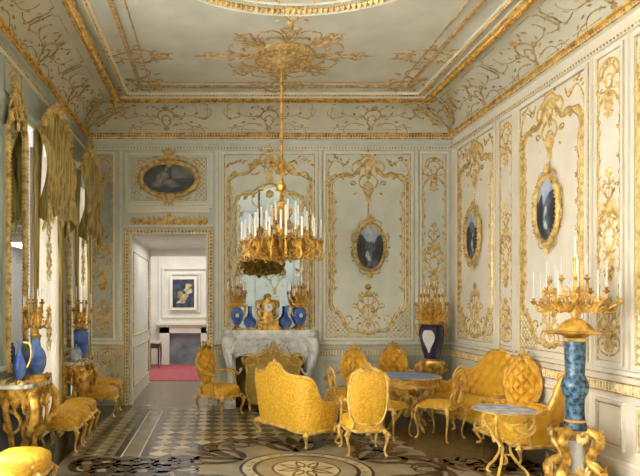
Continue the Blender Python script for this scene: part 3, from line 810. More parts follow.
g.build('gilt_scrollwork', 'gold', t)
t = thing('chimney_mirror', 'tall gilt-framed mirror over the white marble chimneypiece', 'mirror', (FX, YB-.02, 1.24), 0)
def mirror_outline(w, h, arch):
    r = smoothp([(w, 0), (w, h*.4), (w, h*.86), (w*.92, h*.93), (w*.6, h*.945), (w*.35, h*.985), (0, h+arch)], 5)
    return r+[(-p[0], p[1]) for p in r[::-1][1:]]
ol = mirror_outline(.54, 2.28, .05)
mb = MB(); mb.poly([(p[0], -.03, p[1]) for p in ol]); mb.build('mirror_glass', 'mirror', t, False)
g = MB(); g.tube([(p[0], -.035, p[1]) for p in ol], .022, n=6); o = Orn(g, lambda u, v, n: (u, -.03-n, v))
g.build('mirror_frame', 'gold', t)
g = MB(); o = Orn(g, lambda u, v, n: (u, -.03-n, v))
o.both(lambda h: (h.at(.49, .4, pi/2).vine(1.6, 14, .025, .008, .08), h.curl(.5, 2.05, 1.8, .4, 3, 14, .014, .006), h.curl(.1, 2.22, -.2, .4, -2, -14, .014, .006), h.leaf(.42, 2.05, 2.2, .12, .03), h.leaf(.3, 2.12, 2.6, .1, .03), h.curl(.5, 1.6, 2.4, .25, 4, 24, .012, .006)))
o.at(0, 2.2, pi, 1).palmette(7, .13, .025)
g.build('gilt_vine', 'goldpale', t)

# pilaster strips on back wall
for (a, b) in ((-2.08+.0, -2.08), (-1.58, -1.55), (-.04, 0.0), (.02, .05), (1.625, 1.665), (3.17, 3.22)):
    if b-a < .01: continue
    tn += 1; mb = MB(); mb.box(a, YB-.03, 1.03, b, YB+.01, 4.1); struct('trim_%d' % tn, mb, 'mould')
for yy in (9.47, 8.06, 7.58, 7.53, 6.03, 5.5):
    tn += 1; mb = MB(); mb.box(XR-.03, yy-.02, 1.03, XR+.01, yy+.02, 4.1); struct('trim_%d' % tn, mb, 'field_lit')

# ---------------------------------------------------------------- chimneypiece
fpz = thing('fireplace', 'white carved marble chimneypiece at the centre of the back wall', 'fireplace', (FX, YB, 0))
mb = MB()
ring = []
def shelfring(k, z, y0=0):
    pts = [(-.72*k, y0), (-.72*k, -.22*k), (-.6*k, -.34*k), (-.3*k, -.3*k), (0, -.38*k), (.3*k, -.3*k), (.6*k, -.34*k), (.72*k, -.22*k), (.72*k, y0)]
    return [(p[0], p[1], z) for p in [(a, b) for a, b in pts]]
mb.loft([shelfring(.93, 1.10), shelfring(.98, 1.15), shelfring(1, 1.17), shelfring(1, 1.215), shelfring(.99, 1.22)]); mb.build('mantel_shelf', 'marble', fpz, False)
for sx in (-1, 1):
    mb = MB(); rings = []
    for (z, xc, yc, hw, hd) in ((0, .65, -.26, .09, .12), (.08, .65, -.26, .09, .12), (.12, .64, -.22, .06, .10), (.35, .60, -.18, .055, .10), (.6, .61, -.2, .06, .11), (.85, .67, -.26, .075, .13), (1.0, .67, -.26, .09, .12), (1.11, .63, -.2, .11, .14)):
        rings.append([(sx*xc+hw*cos(a)*1.1, yc+hd*sin(a), z) for a in [2*pi*i/12 for i in range(12)]])
    mb.loft(rings); o = Orn(mb, lambda u, v, n: (sx*(.62-u*.6), -.36-n, v))
    o.curl(0, .9, 1.2, .4, -3, -22, .03, .012); o.curl(-.02, .84, -1.6, .5, 1, 12, .025, .012); o.at(0, .86).palmette(5, .12, .03); o.at(0, .15).palmette(5, .14, .03)
    mb.build('carved_jamb', 'marble', fpz)
    mb = MB(); mb.box(min(sx*.55, sx*.68), -.16, 0, max(sx*.55, sx*.68), 0, 1.1); mb.build('jamb_block', 'marble', fpz, False)
mb = MB(); n = 24
top = [(-.6+1.2*i/n, 1.12) for i in range(n+1)]; bot = [(-.6+1.2*i/n, .87+.03*cos(2*pi*i/n*2)-.14*abs(2*i/n-1)**5) for i in range(n+1)]
for i in range(n):
    for yy, rev in ((-.22, False),):
        mb.add([(bot[i][0], yy, bot[i][1]), (bot[i+1][0], yy, bot[i+1][1]), (top[i+1][0], yy, 1.12), (top[i][0], yy, 1.12)], [(0, 1, 2, 3)])
    mb.add([(bot[i][0], -.22, bot[i][1]), (bot[i+1][0], -.22, bot[i+1][1]), (bot[i+1][0], 0, bot[i+1][1]), (bot[i][0], 0, bot[i][1])], [(3, 2, 1, 0)])
o = Orn(mb, lambda u, v, n: (u, -.22-n, v)); o.stroke(bot, .03)
o.both(lambda h: (h.curl(.14, .95, .5, .4, -4, -16, .022, .01), h.curl(.3, .9, -.2, .35, 5, 20, .02, .008), [h.leaf(.15+.06*k, .96, .5-.3*k, .1, .025) for k in range(5)]))
mb.build('frieze', 'marble', fpz, False)
mb = MB(); o = Orn(mb, lambda u, v, n: (u, -.27-n, v))
mb.ball((0, -.27, .98), .09); o.both(lambda h: (h.curl(0, 1.12, -.1, .36, -4, -16, .03, .015), h.curl(0, .84, .1, .3, 6, 22, .025, .012), h.curl(.1, 1.12, .3, .3, -4, -22, .025, .01), h.leaf(.12, 1.13, .4, .2, .05, .05), h.leaf(.16, 1.06, -.1, .18, .04, .04)))
o.at(0, 1.1).palmette(5, .14, .04); mb.build('carved_cartouche', 'marble', fpz)
mb = MB(); mb.box(-.55, -.03, 0, .55, -.01, .98); mb.build('firebox', 'screendark', fpz, False)

sc = thing('fire_screen', 'old-gold silk fire screen in a scrolled gilt frame before the hearth', 'fire screen', (FX+.02, 9.27, 0))
so = smoothp([(.36, .1), (.42, .3), (.40, .55), (.42, .75), (.34, .82), (.2, .84), (.1, .9), (0, .92)], 4); so = so+[(-p[0], p[1]) for p in so[::-1][1:]]
mb = MB(); mb.loft([[(p[0]*.97, -.012, p[1]) for p in so], [(p[0]*.97, .012, p[1]) for p in so]]); mb.build('silk_panel', 'screen', sc, False)
mb = MB(); mb.tube([(p[0], 0, p[1]) for p in so]+[(so[0][0], 0, so[0][1])], .02, n=6); o = Orn(mb, lambda u, v, n: (u, -.02-n, v)); o.at(0, .9, 0, .8).cartouche(.3, .2)
o.both(lambda h: (h.curl(.3, .84, .6, .3, -6, -22, .016, .008), h.curl(.0, .62, -.1, .5, 3.5, 6, .012, .01), h.curl(.2, .8, -1, .4, 2, 14, .014, .007)))
mb.build('screen_frame', 'chairgold', sc)
for sx in (-.36, .36):
    mb = MB(); mb.tube([(sx, -.14, 0), (sx, -.06, .05), (sx, 0, .12), (sx, .06, .05), (sx, .14, 0)], .018, n=6); mb.build('foot', 'chairgold', sc)

# ---------------------------------------------------------------- candelabra bits
def candle_mesh(h, r=.009):
    c = MB(); c.lathe([(r, 0), (r, h*.97), (r*.6, h), (.001, h+.004)], 8); return c
def arm_mesh(R1, z0, z1, r=.011, leaf=.05, extra=True):
    """scrolling branch in the XZ plane from axis to (R1, z1) with cup"""
    a = MB(); dz = z1-z0
    p = smoothp([(.02, 0, z0), (R1*.3, 0, z0-.05*R1/.3-.0), (R1*.65, 0, z0-.04), (R1*.95, 0, z0+dz*.3), (R1, 0, z1-.03)], 4); a.tube(p, r*1.3, r*.8, 6)
    for (x, z, an, L, k0, k1) in ((R1*.40, z0-.02, 1.9, min(.24, R1*.8), -8, -36), (R1*.62, z0-.03, -1.0, min(.22, R1*.7), 8, 40)):
        q = curlp((x, z), an, L, k0, k1, 10); a.tube([(u, 0, v) for u, v in q], r, r*.6, 5)
    for k in range(5):
        t = .2+.17*k; x = R1*t; z = z0-.03+dz*.3*t
        for sg in (-1, 1):
            a.add([(x, 0, z), (x+leaf*.5, sg*leaf*.4, z+leaf*.4), (x+leaf*.4, sg*leaf*.1, z+leaf*1.3), (x, -sg*.004, z+leaf*.5)], [(0, 1, 2, 3)])
            a.add([(x, 0, z), (x+leaf*.5, sg*leaf*.4, z-leaf*.4), (x+leaf*.1, sg*leaf*.2, z-leaf*1.1), (x, -sg*.004, z-leaf*.4)], [(0, 1, 2, 3)])
    a.lathe([(.004, -.04), (.012, -.03), (.03, -.012), (.034, -.006), (.012, 0), (.014, .02), (.016, .025), (.008, .025)], 10, (R1, 0, z1))
    return a
def arms(parent, tiers, mt='goldrich', cr=.009, an='branch', r=.011):
    for (n, R1, z0, z1, ch, off) in tiers:
        A = arm_mesh(R1, z0, z1, r, leaf=(.05 if R1 > .2 else .035)*(r/.011)**2.5).build(an, mt, parent); A.rotation_euler = (0, 0, off)
        C = candle_mesh(ch, cr).build('candle', 'candle', A); C.location = (R1, 0, z1+.01)
        for i in range(1, n):
            B = link_copy(A, parent, off+2*pi*i/n); link_copy(C, B, 0, (R1, 0, z1+.01))

# ---------------------------------------------------------------- chandelier
ch = thing('chandelier', 'large gilt chandelier with tiers of white candles hanging before the chimney', 'chandelier', (CX-.03, CY, 0))
mb = MB(); mb.lathe([(.018, 2.95), (.018, 3.25), (.05, 3.28), (.04, 3.34), (.018, 3.42), (.018, 4.6)], 10); mb.build('suspension_rod', 'goldrich', ch)
mb = MB(); mb.lathe([(.001, 2.12), (.03, 2.14), (.05, 2.18), (.03, 2.22), (.09, 2.28), (.13, 2.36), (.10, 2.44), (.05, 2.5), (.07, 2.58), (.04, 2.66), (.03, 2.8), (.06, 2.86), (.075, 2.9), (.03, 2.94), (.02, 3.05), (.05, 3.08), (.06, 3.12), (.025, 3.16), (.02, 3.2)], 20, flute=.08); mb.build('stem', 'goldrich', ch)
mb = MB()
for i in range(10):
    a = 2*pi*i/10; p = smoothp([(.03, 2.8), (.1, 2.84), (.13, 2.78), (.09, 2.7), (.14, 2.62), (.05, 2.55)], 3)
    mb.tube([(x*cos(a), x*sin(a), z) for x, z in p], .012, .008, 5)
    p = smoothp([(.01, 3.42), (.05, 3.38), (.14, 3.34), (.17, 3.30), (.12, 3.27)], 3); mb.tube([(x*cos(a), x*sin(a), z+.02) for x, z in p], .012, .006, 5)
mb.build('crown_scrolls', 'goldrich', ch)
arms(ch, [(16, .50, 2.28, 2.42, .24, 0), (14, .40, 2.34, 2.50, .25, .1), (11, .30, 2.40, 2.57, .26, .2), (8, .19, 2.46, 2.64, .27, .3)], cr=.013)
mb = MB()
for i in range(18):
    a = 2*pi*(i+.5)/18
    for (pp) in (curlp((.12, 2.3), -.3, .45, 1, 14, 12), curlp((.3, 2.24), -.1, .4, 3, 20, 12), curlp((.2, 2.4), .6, .4, -3, -20, 12), curlp((.38, 2.32), .2, .3, -4, -26, 12)):
        mb.tube([(u*cos(a), u*sin(a), v) for u, v in pp], .015, .008, 5)
mb.build('basket_scrolls', 'goldrich', ch)

# ---------------------------------------------------------------- mantel garniture
MZ = 1.22
def mantel_candelabrum(label, x):
    t = thing('candelabrum_vase', label, 'candelabrum', (x, 9.42, MZ), 0, None)
    mb = MB(); mb.lathe([(.001, 0), (.085, 0), (.085, .02), (.06, .03), (.035, .06), (.04, .07)], 16); mb.build('foot', 'goldrich', t)
    mb = MB(); mb.lathe([(.03, .07), (.06, .11), (.092, .18), (.10, .25), (.09, .31), (.055, .345), (.05, .36)], 20); mb.build('vase_body', 'cobalt', t)
    mb = MB(); mb.lathe([(.05, .355), (.07, .37), (.06, .39), (.03, .42), (.02, .5), (.03, .52), (.01, .56)], 14)
    for sx in (-1, 1): mb.tube(smoothp([(sx*.06, 0, .36), (sx*.13, 0, .36), (sx*.13, 0, .28), (sx*.10, 0, .22)], 3), .009, n=5)
    mb.build('gilt_mounts', 'goldrich', t)
    mb = MB(); mb.lathe([(.001, -.006), (.035, -.004), (.04, 0)], 12)
    mb = MB(); mb.poly([(.028*cos(2*pi*i/14), -.102, .23+.035*sin(2*pi*i/14)) for i in range(14)]); mb.build('painted_reserve', 'paleblue', t, False)
    arms(t, [(5, .15, .44, .60, .15, .4), (4, .08, .5, .68, .15, .1)], cr=.006)
    return t
mantel_candelabrum('left candelabrum vase of cobalt blue with gilt branches on the mantel', FX-.53)
mantel_candelabrum('right candelabrum vase of cobalt blue with gilt branches on the mantel', FX+.46)
def bottle_vase(label, x, k=1.0):
    t = thing('bottle_vase', label, 'vase', (x, 9.44, MZ))
    mb = MB(); mb.lathe([(.001, 0), (.05, 0), (.045, .02), (.06, .04)], 16); mb.build('foot', 'goldrich', t)
    mb = MB(); mb.lathe([(.045, .03), (.08, .07), (.095, .12), (.08, .17), (.04, .21), (.024, .26), (.024, .36), (.034, .375), (.02, .375)], 20); mb.build('vase_body', 'cobalt', t)
    t.scale = (k,)*3
bottle_vase('blue bottle vase on the mantel left of the gilt clock', FX-.32)
bottle_vase('blue bottle vase on the mantel right of the gilt clock', FX+.24)
ck = thing('mantel_clock', 'gilt rococo mantel clock with white dial over the chimneypiece', 'clock', (FX-.04, 9.44, MZ))
mb = MB(); mb.box(-.18, -.07, 0, .18, .07, .03); mb.box(-.16, -.06, .03, .16, .06, .12); mb.box(-.17, -.065, .12, .17, .065, .14)
o = Orn(mb, lambda u, v, n: (u, -.06-n, v)); o.at(0, .075, pi/2, .5); 
for i in range(7): o.dot(-.13+.043*i, .075, .014)
mb.build('base', 'goldrich', ck, False)
mb = MB(); rings = [[(w*cos(a), .05*sin(a), z) for a in [2*pi*i/16 for i in range(16)]] for (w, z) in ((.1, .14), (.12, .18), (.08, .24), (.09, .3), (.11, .36), (.10, .42), (.06, .47), (.03, .5), (.02, .56), (.001, .58))]
mb.loft(rings); o = Orn(mb, lambda u, v, n: (u, -.045-n, v))
o.both(lambda h: (h.curl(.06, .16, .4, .25, 3, 24, .016, .008), h.curl(.08, .3, .2, .2, 5, 24, .014, .007), h.curl(.05, .45, .6, .18, -6, -30, .013, .006), h.leaf(.1, .4, .7, .08, .02), h.leaf(.1, .24, -.3, .07, .02)))
o.at(0, .5).palmette(5, .09, .02); mb.build('clock_case', 'goldrich', ck)
mb = MB(); mb.lathe([(.001, 0), (.06, 0), (.062, .008), (.001, .009)], 20); d = mb.build('dial', 'porcelain', ck); d.location = (0, -.062, .35); d.rotation_euler = (R(90), 0, 0)
mb = MB(); mb.box(-.003, -.003, 0, .003, 0, .045); mb.box(0, -.003, -.003, .03, 0, .003); h = mb.build('clock_hand', 'black', d, False); h.location = (0, 0, .012); h.rotation_euler = (R(-90), 0, 0)

# ---------------------------------------------------------------- seating
def sring(w, d, z, n=32, p=3.2, cx=0, cy=0, fw=1.0):
    out = []
    for i in range(n):
        a = 2*pi*i/n; c, s_ = cos(a), sin(a); x = (abs(c)**(2/p))*(1 if c > 0 else -1); y = (abs(s_)**(2/p))*(1 if s_ > 0 else -1)
        ww = w*(1-(1-fw)*(y*.5+.5)); out.append((cx+ww*x, cy+d*y, z))
    return out
def cushion(w, d, z0, z1, dome=.05, p=3.2, fw=.9, cx=0, cy=0):
    m = MB(); m.loft([sring(w*.97, d*.97, z0, p=p, fw=fw, cx=cx, cy=cy), sring(w, d, z0+.02, p=p, fw=fw, cx=cx, cy=cy), sring(w*1.01, d*1.01, z1-.02, p=p, fw=fw, cx=cx, cy=cy), sring(w*.95, d*.95, z1, p=p, fw=fw, cx=cx, cy=cy), sring(w*.7, d*.7, z1+dome*.6, p=p, fw=fw, cx=cx, cy=cy), sring(w*.35, d*.35, z1+dome*.95, p=2.4, fw=fw, cx=cx, cy=cy), sring(w*.04, d*.04, z1+dome, p=2, cx=cx, cy=cy)])
    return m
def cabriole(x, y, h, ox, oy, r=.022):
    """leg at (x,y), top at height h, bulging outward along (ox,oy)"""
    m = MB(); P = []; Rr = []
    for (t, k, rr) in ((1, -.3, 1.5), (.9, .4, 1.7), (.75, 1.0, 1.4), (.55, .75, 1.0), (.35, .15, .75), (.18, -.1, .6), (.07, .25, .65), (0.02, .75, .95), (0, .8, .6)):
        P.append((x+ox*k*.032, y+oy*k*.032, h*t)); Rr.append(r*rr*.85)
    P2 = smoothp(P, 3); R2 = [Rr[min(len(Rr)-1, i//3)]*(1-(i % 3)/3)+Rr[min(len(Rr)-1, i//3+1)]*((i % 3)/3) for i in range(len(P2))]
    m.tube(P2, 0, n=8, rads=R2); m.dot((x+ox*.04, y+oy*.04-.0, h*.82), r*1.9); return m
def apron_rail(w, d, z, p=3.2, fw=.9, r=.018, sc=.014, cy=0, cx=0):
    m = MB(); q = sring(w, d, z, 48, p, cx, cy, fw); q = [(a, b, c-sc*abs(sin(i*pi/6))) for i, (a, b, c) in enumerate(q)]
    m.tube(q, r, n=6, closed=True)
    for (x, y) in ((0, -d), (0, d)):
        o = Orn(m, lambda u, v, n: (u+cx, y*1.0+cy+(-n if y < 0 else n), v)); o.at(0, z-.01, pi, .7).palmette(5, .08, .02); o.both(lambda h: h.curl(.03, z, -.2, .16, 3, 24, .010, .006, 8))
    return m
def shield_back(w, h, zc, yc, tilt, tuft=True, front=.05, rear=.03, boxy=1.0, waist=.30):
    """upholstered cartouche-shaped pad, its outline path and its placing function"""
    def out(a):
        c, s_ = cos(a), sin(a)
        x = w*(abs(c)**boxy)*(1 if c > 0 else -1); z = h*(abs(s_)**boxy)*(1 if s_ > 0 else -1)
        if s_ > 0: z += h*.07*math.exp(-(c/.25)**2)
        x *= 1-waist*(max(0, -z/h))**1.3
        return x, z
    N, K = 56, 18; rings = []; m = MB()
    def P(x, z, y): return (x, yc+y+(z+h)*tilt, zc+z)
    q = .115
    for k in range(K+1):
        r = 1-k/K; ring = []
        for i in range(N):
            x, z = out(2*pi*i/N); x *= max(r, .02); z *= max(r, .02)
            y = -front*(1-r**3)
            if tuft:
                g = abs(sin((x+z*.8)/q*pi)*sin((x-z*.8)/q*pi)); lines = min(abs(sin((x+z*.8)/q*pi)), abs(sin((x-z*.8)/q*pi)))
                y += (.028*(1-lines)**3)*(1 if r < .93 else 0); y -= .010*g
            ring.append(P(x, z, y))
        rings.append(ring)
    backr = []
    for k in range(5):
        r = (k+.2)/5 if k else .02; backr.append([P(out(2*pi*i/N)[0]*r, out(2*pi*i/N)[1]*r, .03+rear*(1-r*r)) for i in range(N)])
    rings = backr+[[P(*[c*.99 for c in out(2*pi*i/N)], .02) for i in range(N)]]+rings
    m.loft(rings)
    fr = [P(out(2*pi*i/N)[0]*1.02, out(2*pi*i/N)[1]*1.02, .01) for i in range(N)]
    return m, fr, P
def armchair(label, loc, rz, tuft=True, group=None, sc=1.0, wide=1.0):
    t = thing('armchair', label, 'armchair', loc, rz, group, sc)
    w, d = .26*wide, .26; sh = .29
    apron_rail(w, d, sh).build('seat_frame', 'chairgold', t)
    cushion(w*.98, d*.98, sh, sh+.12, .05).build('seat', 'silk', t)
    for sx in (-1, 1):
        for sy in (-1, 1):
            cabriole(sx*w*.86, sy*d*.84, sh, sx*.8, sy*(1 if sy < 0 else .9)).build('leg', 'chairgold', t)
    if tuft: W_, H_, ZC_, bx_ = .205*wide, .27, .69, 1.0
    else: W_, H_, ZC_, bx_ = .235*wide, .295, .655, .55
    m, fr, P = shield_back(W_, H_, ZC_, .235, .10, tuft, boxy=bx_, waist=.30 if tuft else .12); br_ = m.build('backrest', 'tuft' if tuft else 'silk', t)
    m = MB(); m.tube(fr, .02, n=6, closed=True)
    for sx in (-1, 1): m.tube(smoothp([(sx*.2*wide, .225, sh), (sx*.17*wide, .24, sh+.08), P(sx*W_*.72, -H_*.92, .01)], 3), .02, n=6)
    for sg in (-1, 1):
        o = Orn(m, (lambda u, v, n: (u, P(u, v-ZC_, 0)[1]-n-.02, v)) if sg < 0 else (lambda u, v, n: (u, P(u, v-ZC_, .03)[1]+n, v)))
        o.at(0, ZC_+H_+.02, 0, .5).cartouche(.26, .12); o.both(lambda h: (h.curl(.02, ZC_+H_+.01, .1, .14, -4, -30, .012, .006, 8), h.leaf(.05, ZC_+H_+.01, -.3, .08, .02)))
    m.build('back_frame', 'chairgold', t)
    if not tuft:   # damask medallion woven into the outside of the back
        m = MB(); o = Orn(m, lambda u, v, n: (u, P(u, v-ZC_, .03)[1]+.024+n*.3, v))
        o.at(0, ZC_, 0, .7).cartouche(.3, .34); o.at(0, ZC_, 0, .5).palmette(8, .12, .03, 6.0); o.at(0, ZC_-.2, 0, .5).arabesque(.2, .2)
        m.build('woven_medallion', 'tuft', br_)
    for sx in (-1, 1):
        m = MB(); m.tube(smoothp([P(sx*W_*.98, -.06, -.0), (sx*.25*wide, .13, .615), (sx*.265*wide, -.02, .605), (sx*.265*wide, -.12, .59), (sx*.25*wide, -.15, .565)], 4), .017, n=6)
        m.tube(smoothp([(sx*.262*wide, -.10, .59), (sx*.255*wide, -.07, .52), (sx*.25*wide, -.11, .42), (sx*.245*wide, -.15, sh)], 4), .015, n=6)
        m.lathe([(.004, -.015), (.024, 0), (.004, .015)], 8, (sx*.252*wide, -.145, .57)); ar = m.build('armrest', 'chairgold', t)
        m = MB(); m.lathe([(.001, .0), (.024, .01), (.026, .03), (.001, .042)], 10, (sx*.26*wide, .02, .61), 1, 3.2); m.build('arm_pad', 'silk', ar)
    return t
A1 = armchair('yellow buttoned gilt armchair left of the chimneypiece, turned to the right', (.03, 8.88, 0), R(50), sc=(1.0, 1.0, 1.02))
armchair('yellow buttoned armchair behind the round table, nearest the sofa seen from behind', (1.80, 8.42, 0), R(-35))
armchair('yellow buttoned armchair at the wall behind the blue round table', (2.66, 8.92, 0), R(-5))
armchair('damask armchair seen squarely from behind in the foreground', (1.60, 6.64, 0), R(180), tuft=False, sc=(.86, .88, .97))

def side_chair(label, loc, rz, sc=1.0):
    t = thing('side_chair', label, 'chair', loc, rz, None, sc)
    w, d, sh = .215, .205, .38
    apron_rail(w, d, sh, r=.014, sc=.01).build('seat_frame', 'chairgold', t)
    cushion(w*.97, d*.97, sh, sh+.035, .03).build('seat', 'silk', t)
    for sx in (-1, 1):
        for sy in (-1, 1): cabriole(sx*w*.86, sy*d*.84, sh, sx*.7, sy*.8, .016).build('leg', 'chairgold', t)
    m = MB(); f = lambda x, z: (x, .185+(z-sh)*.16, z)
    L = smoothp([(.0, .40), (.10, .42), (.15, .50), (.10, .58), (.15, .68), (.165, .76), (.10, .83), (0, .85)], 4)
    for sg in (1, -1): m.tube([f(sg*x, z) for x, z in L], .010, n=6)
    for (cx, cz, rx, rz_) in ((0, .53, .07, .075),):
        m.tube([f(cx+rx*cos(2*pi*i/20), cz+rz_*sin(2*pi*i/20)) for i in range(20)], .010, n=6, closed=True)
    for sg in (1, -1):
        m.tube([f(sg*x, z) for x, z in smoothp([(0, .6), (.09, .66), (.1, .75), (.0, .82)], 4)], .010, n=6)
        m.tube([f(sg*x, z) for x, z in smoothp([(.06, .58), (.0, .66), (-.05, .7)], 3)], .011, n=6)
    o = Orn(m, lambda u, v, n: (u, f(0, v)[1]-n, v)); o.at(0, .85, 0, .6).palmette(5, .08, .02)
    m.build('openwork_back', 'chairgold', t)
    return t
side_chair('gilt openwork-backed chair with yellow seat in the back left corner', (-1.72, 9.34, 0), R(6), (1.08, 1.0, 1.08))
side_chair('gilt side chair in profile between sofa back and foreground armchair', (1.62, 7.28, 0), R(95), 1.02)
side_chair('gilt side chair left of the blue round table, turned towards it', (2.11, 7.42, 0), R(130), .98)
side_chair('gilt openwork chair right of the blue round table, turned towards it', (2.70, 7.30, 0), R(222), 1.06)

def stool(label, loc, rz, w=.2, d=.2, sc=1.0):
    t = thing('stool', label, 'stool', loc, rz, 'yellow upholstered stools along the left wall', sc)
    sh = .27
    apron_rail(w, d, sh, r=.017, fw=1).build('seat_frame', 'chairgold', t)
    cushion(w*.99, d*.99, sh, sh+.12, .05, fw=1).build('seat', 'silk', t)
    for sx in (-1, 1):
        for sy in (-1, 1): cabriole(sx*w*.85, sy*d*.85, sh, sx*.8, sy*.8, .018).build('leg', 'chairgold', t)
    return t
stool('yellow stool in front of the openwork corner chair', (-1.70, 8.83, 0), 0, .22, .19)
stool('front one of the three-stool row between the two consoles', (-1.74, 6.75, 0), 0, .2, .18)
stool('middle one of the three-stool row between the two consoles', (-1.75, 7.2, 0), 0, .2, .18)
stool('rear one of the three-stool row between the two consoles', (-1.76, 7.65, 0), 0, .2, .18)
stool('yellow stool before the near console, second from the lower left corner', (-1.62, 4.98, 0), 0, .22, .2)
stool('nearest yellow stool, cut by the lower left corner of the view', (-1.62, 4.46, 0), 0, .22, .2)

def sofa(label, loc, rz, W, D, hf, sec=0.46, tuft=True, sh=.19, corner=.28, endfrac=.55, tucks=10, tilt=.10, legs=None, armz=.6, th=.055):
    """W half width, D half depth; the upholstered shell follows a U in plan; hf(t) is its top height, t = -1..1"""
    t = thing('sofa', label, 'sofa', loc, rz)
    plan = smoothp([(-W, -D*endfrac), (-W, 0), (-W*.985, D-corner), (-W+corner*.35, D-corner*.3), (-W+corner*1.1, D), (0, D*1.02), (W-corner*1.1, D), (W-corner*.35, D-corner*.3), (W*.985, D-corner), (W, 0), (W, -D*endfrac)], 12)
    # arclength
    cum = [0]
    for i in range(1, len(plan)): cum.append(cum[-1]+math.dist(plan[i], plan[i-1]))
    rings = []; tops = []; bots = []; n = len(plan)
    for i, (x, y) in enumerate(plan):
        a = plan[max(0, i-1)]; b = plan[min(n-1, i+1)]; dx, dy = b[0]-a[0], b[1]-a[1]; l = math.hypot(dx, dy); nx, ny = -dy/l, dx/l   # outward normal
        if nx*x+ny*(y-(-D*.2)) < 0: nx, ny = -nx, -ny
        s_ = cum[i]/cum[-1]*2-1; hgt = hf(s_)
        ring = []; z0 = sh-.02
        sec_ = [(-th*(1+.7*sin(pi*v/1.0)**.8), v) for v in [k/22*.94 for k in range(23)]]+[(-th*.3, 1.0), (th*.25, .97), (th*.35, .8), (th*.3, .5), (th*.2, .25), (0, 0)]
        for (off, v) in sec_:
            z = z0+(hgt-z0)*v; o_ = off+tilt*v*(hgt-z0)
            if tuft and off < -th*.9 and 0 < v < .95:
                qa, qb = abs(sin((cum[i]*.9+z*.75)*tucks*1.7)), abs(sin((cum[i]*.9-z*.75)*tucks*1.7)); o_ += .036*(1-min(qa, qb))**3-.014*qa*qb
            ring.append((x+nx*o_, y+ny*o_, z))
        rings.append(ring); o_ = -th*.2+tilt*(hgt-z0); tops.append((x+nx*o_, y+ny*o_, hgt)); bots.append((x+nx*.0, y+ny*.0, sh-.02))
    m = MB(); m.loft(rings); m.build('backrest', 'tuft' if tuft else 'silk', t)
    m = MB(); m.tube(tops, .02, n=6)
    for e in (0, -1):
        x, y, z = tops[e]; bx_, by_, bz = bots[e]
        m.tube(smoothp([(x, y, z), (x, y-.05, z-.02), (bx_, by_-.05, (z+bz)/2), (bx_, by_-.01, bz)], 4), .02, n=6); m.ball((x, y-.04, z-.01), .03, 8)
    pk = max(range(n), key=lambda i: tops[i][2]); x, y, z = tops[pk]
    o = Orn(m, lambda u, v, nn: (x+u, y-nn, z+v)); o.at(0, 0, 0, .8).palmette(5, .09, .025); o.both(lambda h: h.curl(.03, .0, .2, .2, -4, -24, .013, .006, 8))
    m.build('back_frame', 'chairgold', t)
    cushion(W*.97, D*.98, sh, sh+.20, .05, p=5, fw=1, cy=-.02).build('seat', 'silk', t)
    m = MB(); q = sring(W*1.0, D*1.03, sh-.01, 64, 5); q = [(a, b, c-.016*abs(sin(i*pi/8))) for i, (a, b, c) in enumerate(q)]; m.tube(q, .022, n=6, closed=True)
    o = Orn(m, lambda u, v, nn: (u, -D*1.03-nn, v)); o.at(0, sh-.02, pi, .8).palmette(5, .09, .025)
    m.build('seat_frame', 'chairgold', t)
    for (lx, ly) in (legs or ((-W*.9, -D*.88), (W*.9, -D*.88), (-W*.9, D*.85), (W*.9, D*.85), (0, -D*.98))):
        cabriole(lx, ly, sh-.01, (1 if lx > 0 else -1 if lx < 0 else 0), (1 if ly > 0 else -1), .024).build('leg', 'chairgold', t)
    return t
def hump(c, s_, w): return math.exp(-((c-s_)/w)**2)
# settee seen from behind
sofa('yellow damask settee seen from behind in front of the chimneypiece', (.95, 7.31, 0), R(120), .52, .25, lambda s_: .50+.31/(1+math.exp((abs(s_)-.70)/.035))+.12*math.exp(-(abs(s_)/.2)**2.6), tuft=False, corner=.16, tucks=9)
# tufted sofa at the right wall
sofa('tufted yellow sofa against the right wall, farther of the two', (3.34, 7.86, 0), R(-77), .60, .28, lambda s_: .52+.20/(1+math.exp((abs(s_)-.68)/.04))+.30*math.exp(-(abs(s_-.10)/.42)**4), corner=.22, tucks=14)
# corner sofa with two raised lobes
tub = sofa('curved yellow tub sofa with two raised backs behind the small round table', (3.32, 6.62, 0), R(-88), .50, .27, lambda s_: .50+.42*math.exp(-(abs(s_-.50)/.24)**3), corner=.24, tucks=14, endfrac=.5, legs=((-.44, -.22), (.44, -.22), (-.42, .2), (.42, .2)))
m, fr, P_ = shield_back(.19, .32, .69, 0, .10, True, waist=.22); bk = m.build('oval_backrest', 'tuft', tub); bk.location = (-.34, .22, 0); bk.rotation_euler = (0, 0, R(52))
m = MB(); m.tube(fr, .02, n=6, closed=True); o = Orn(m, lambda u, v, n: (u, .04-n, v)); o.at(0, 1.02, 0, .6).cartouche(.26, .12); f2 = m.build('oval_back_frame', 'chairgold', tub); f2.location = bk.location; f2.rotation_euler = bk.rotation_euler

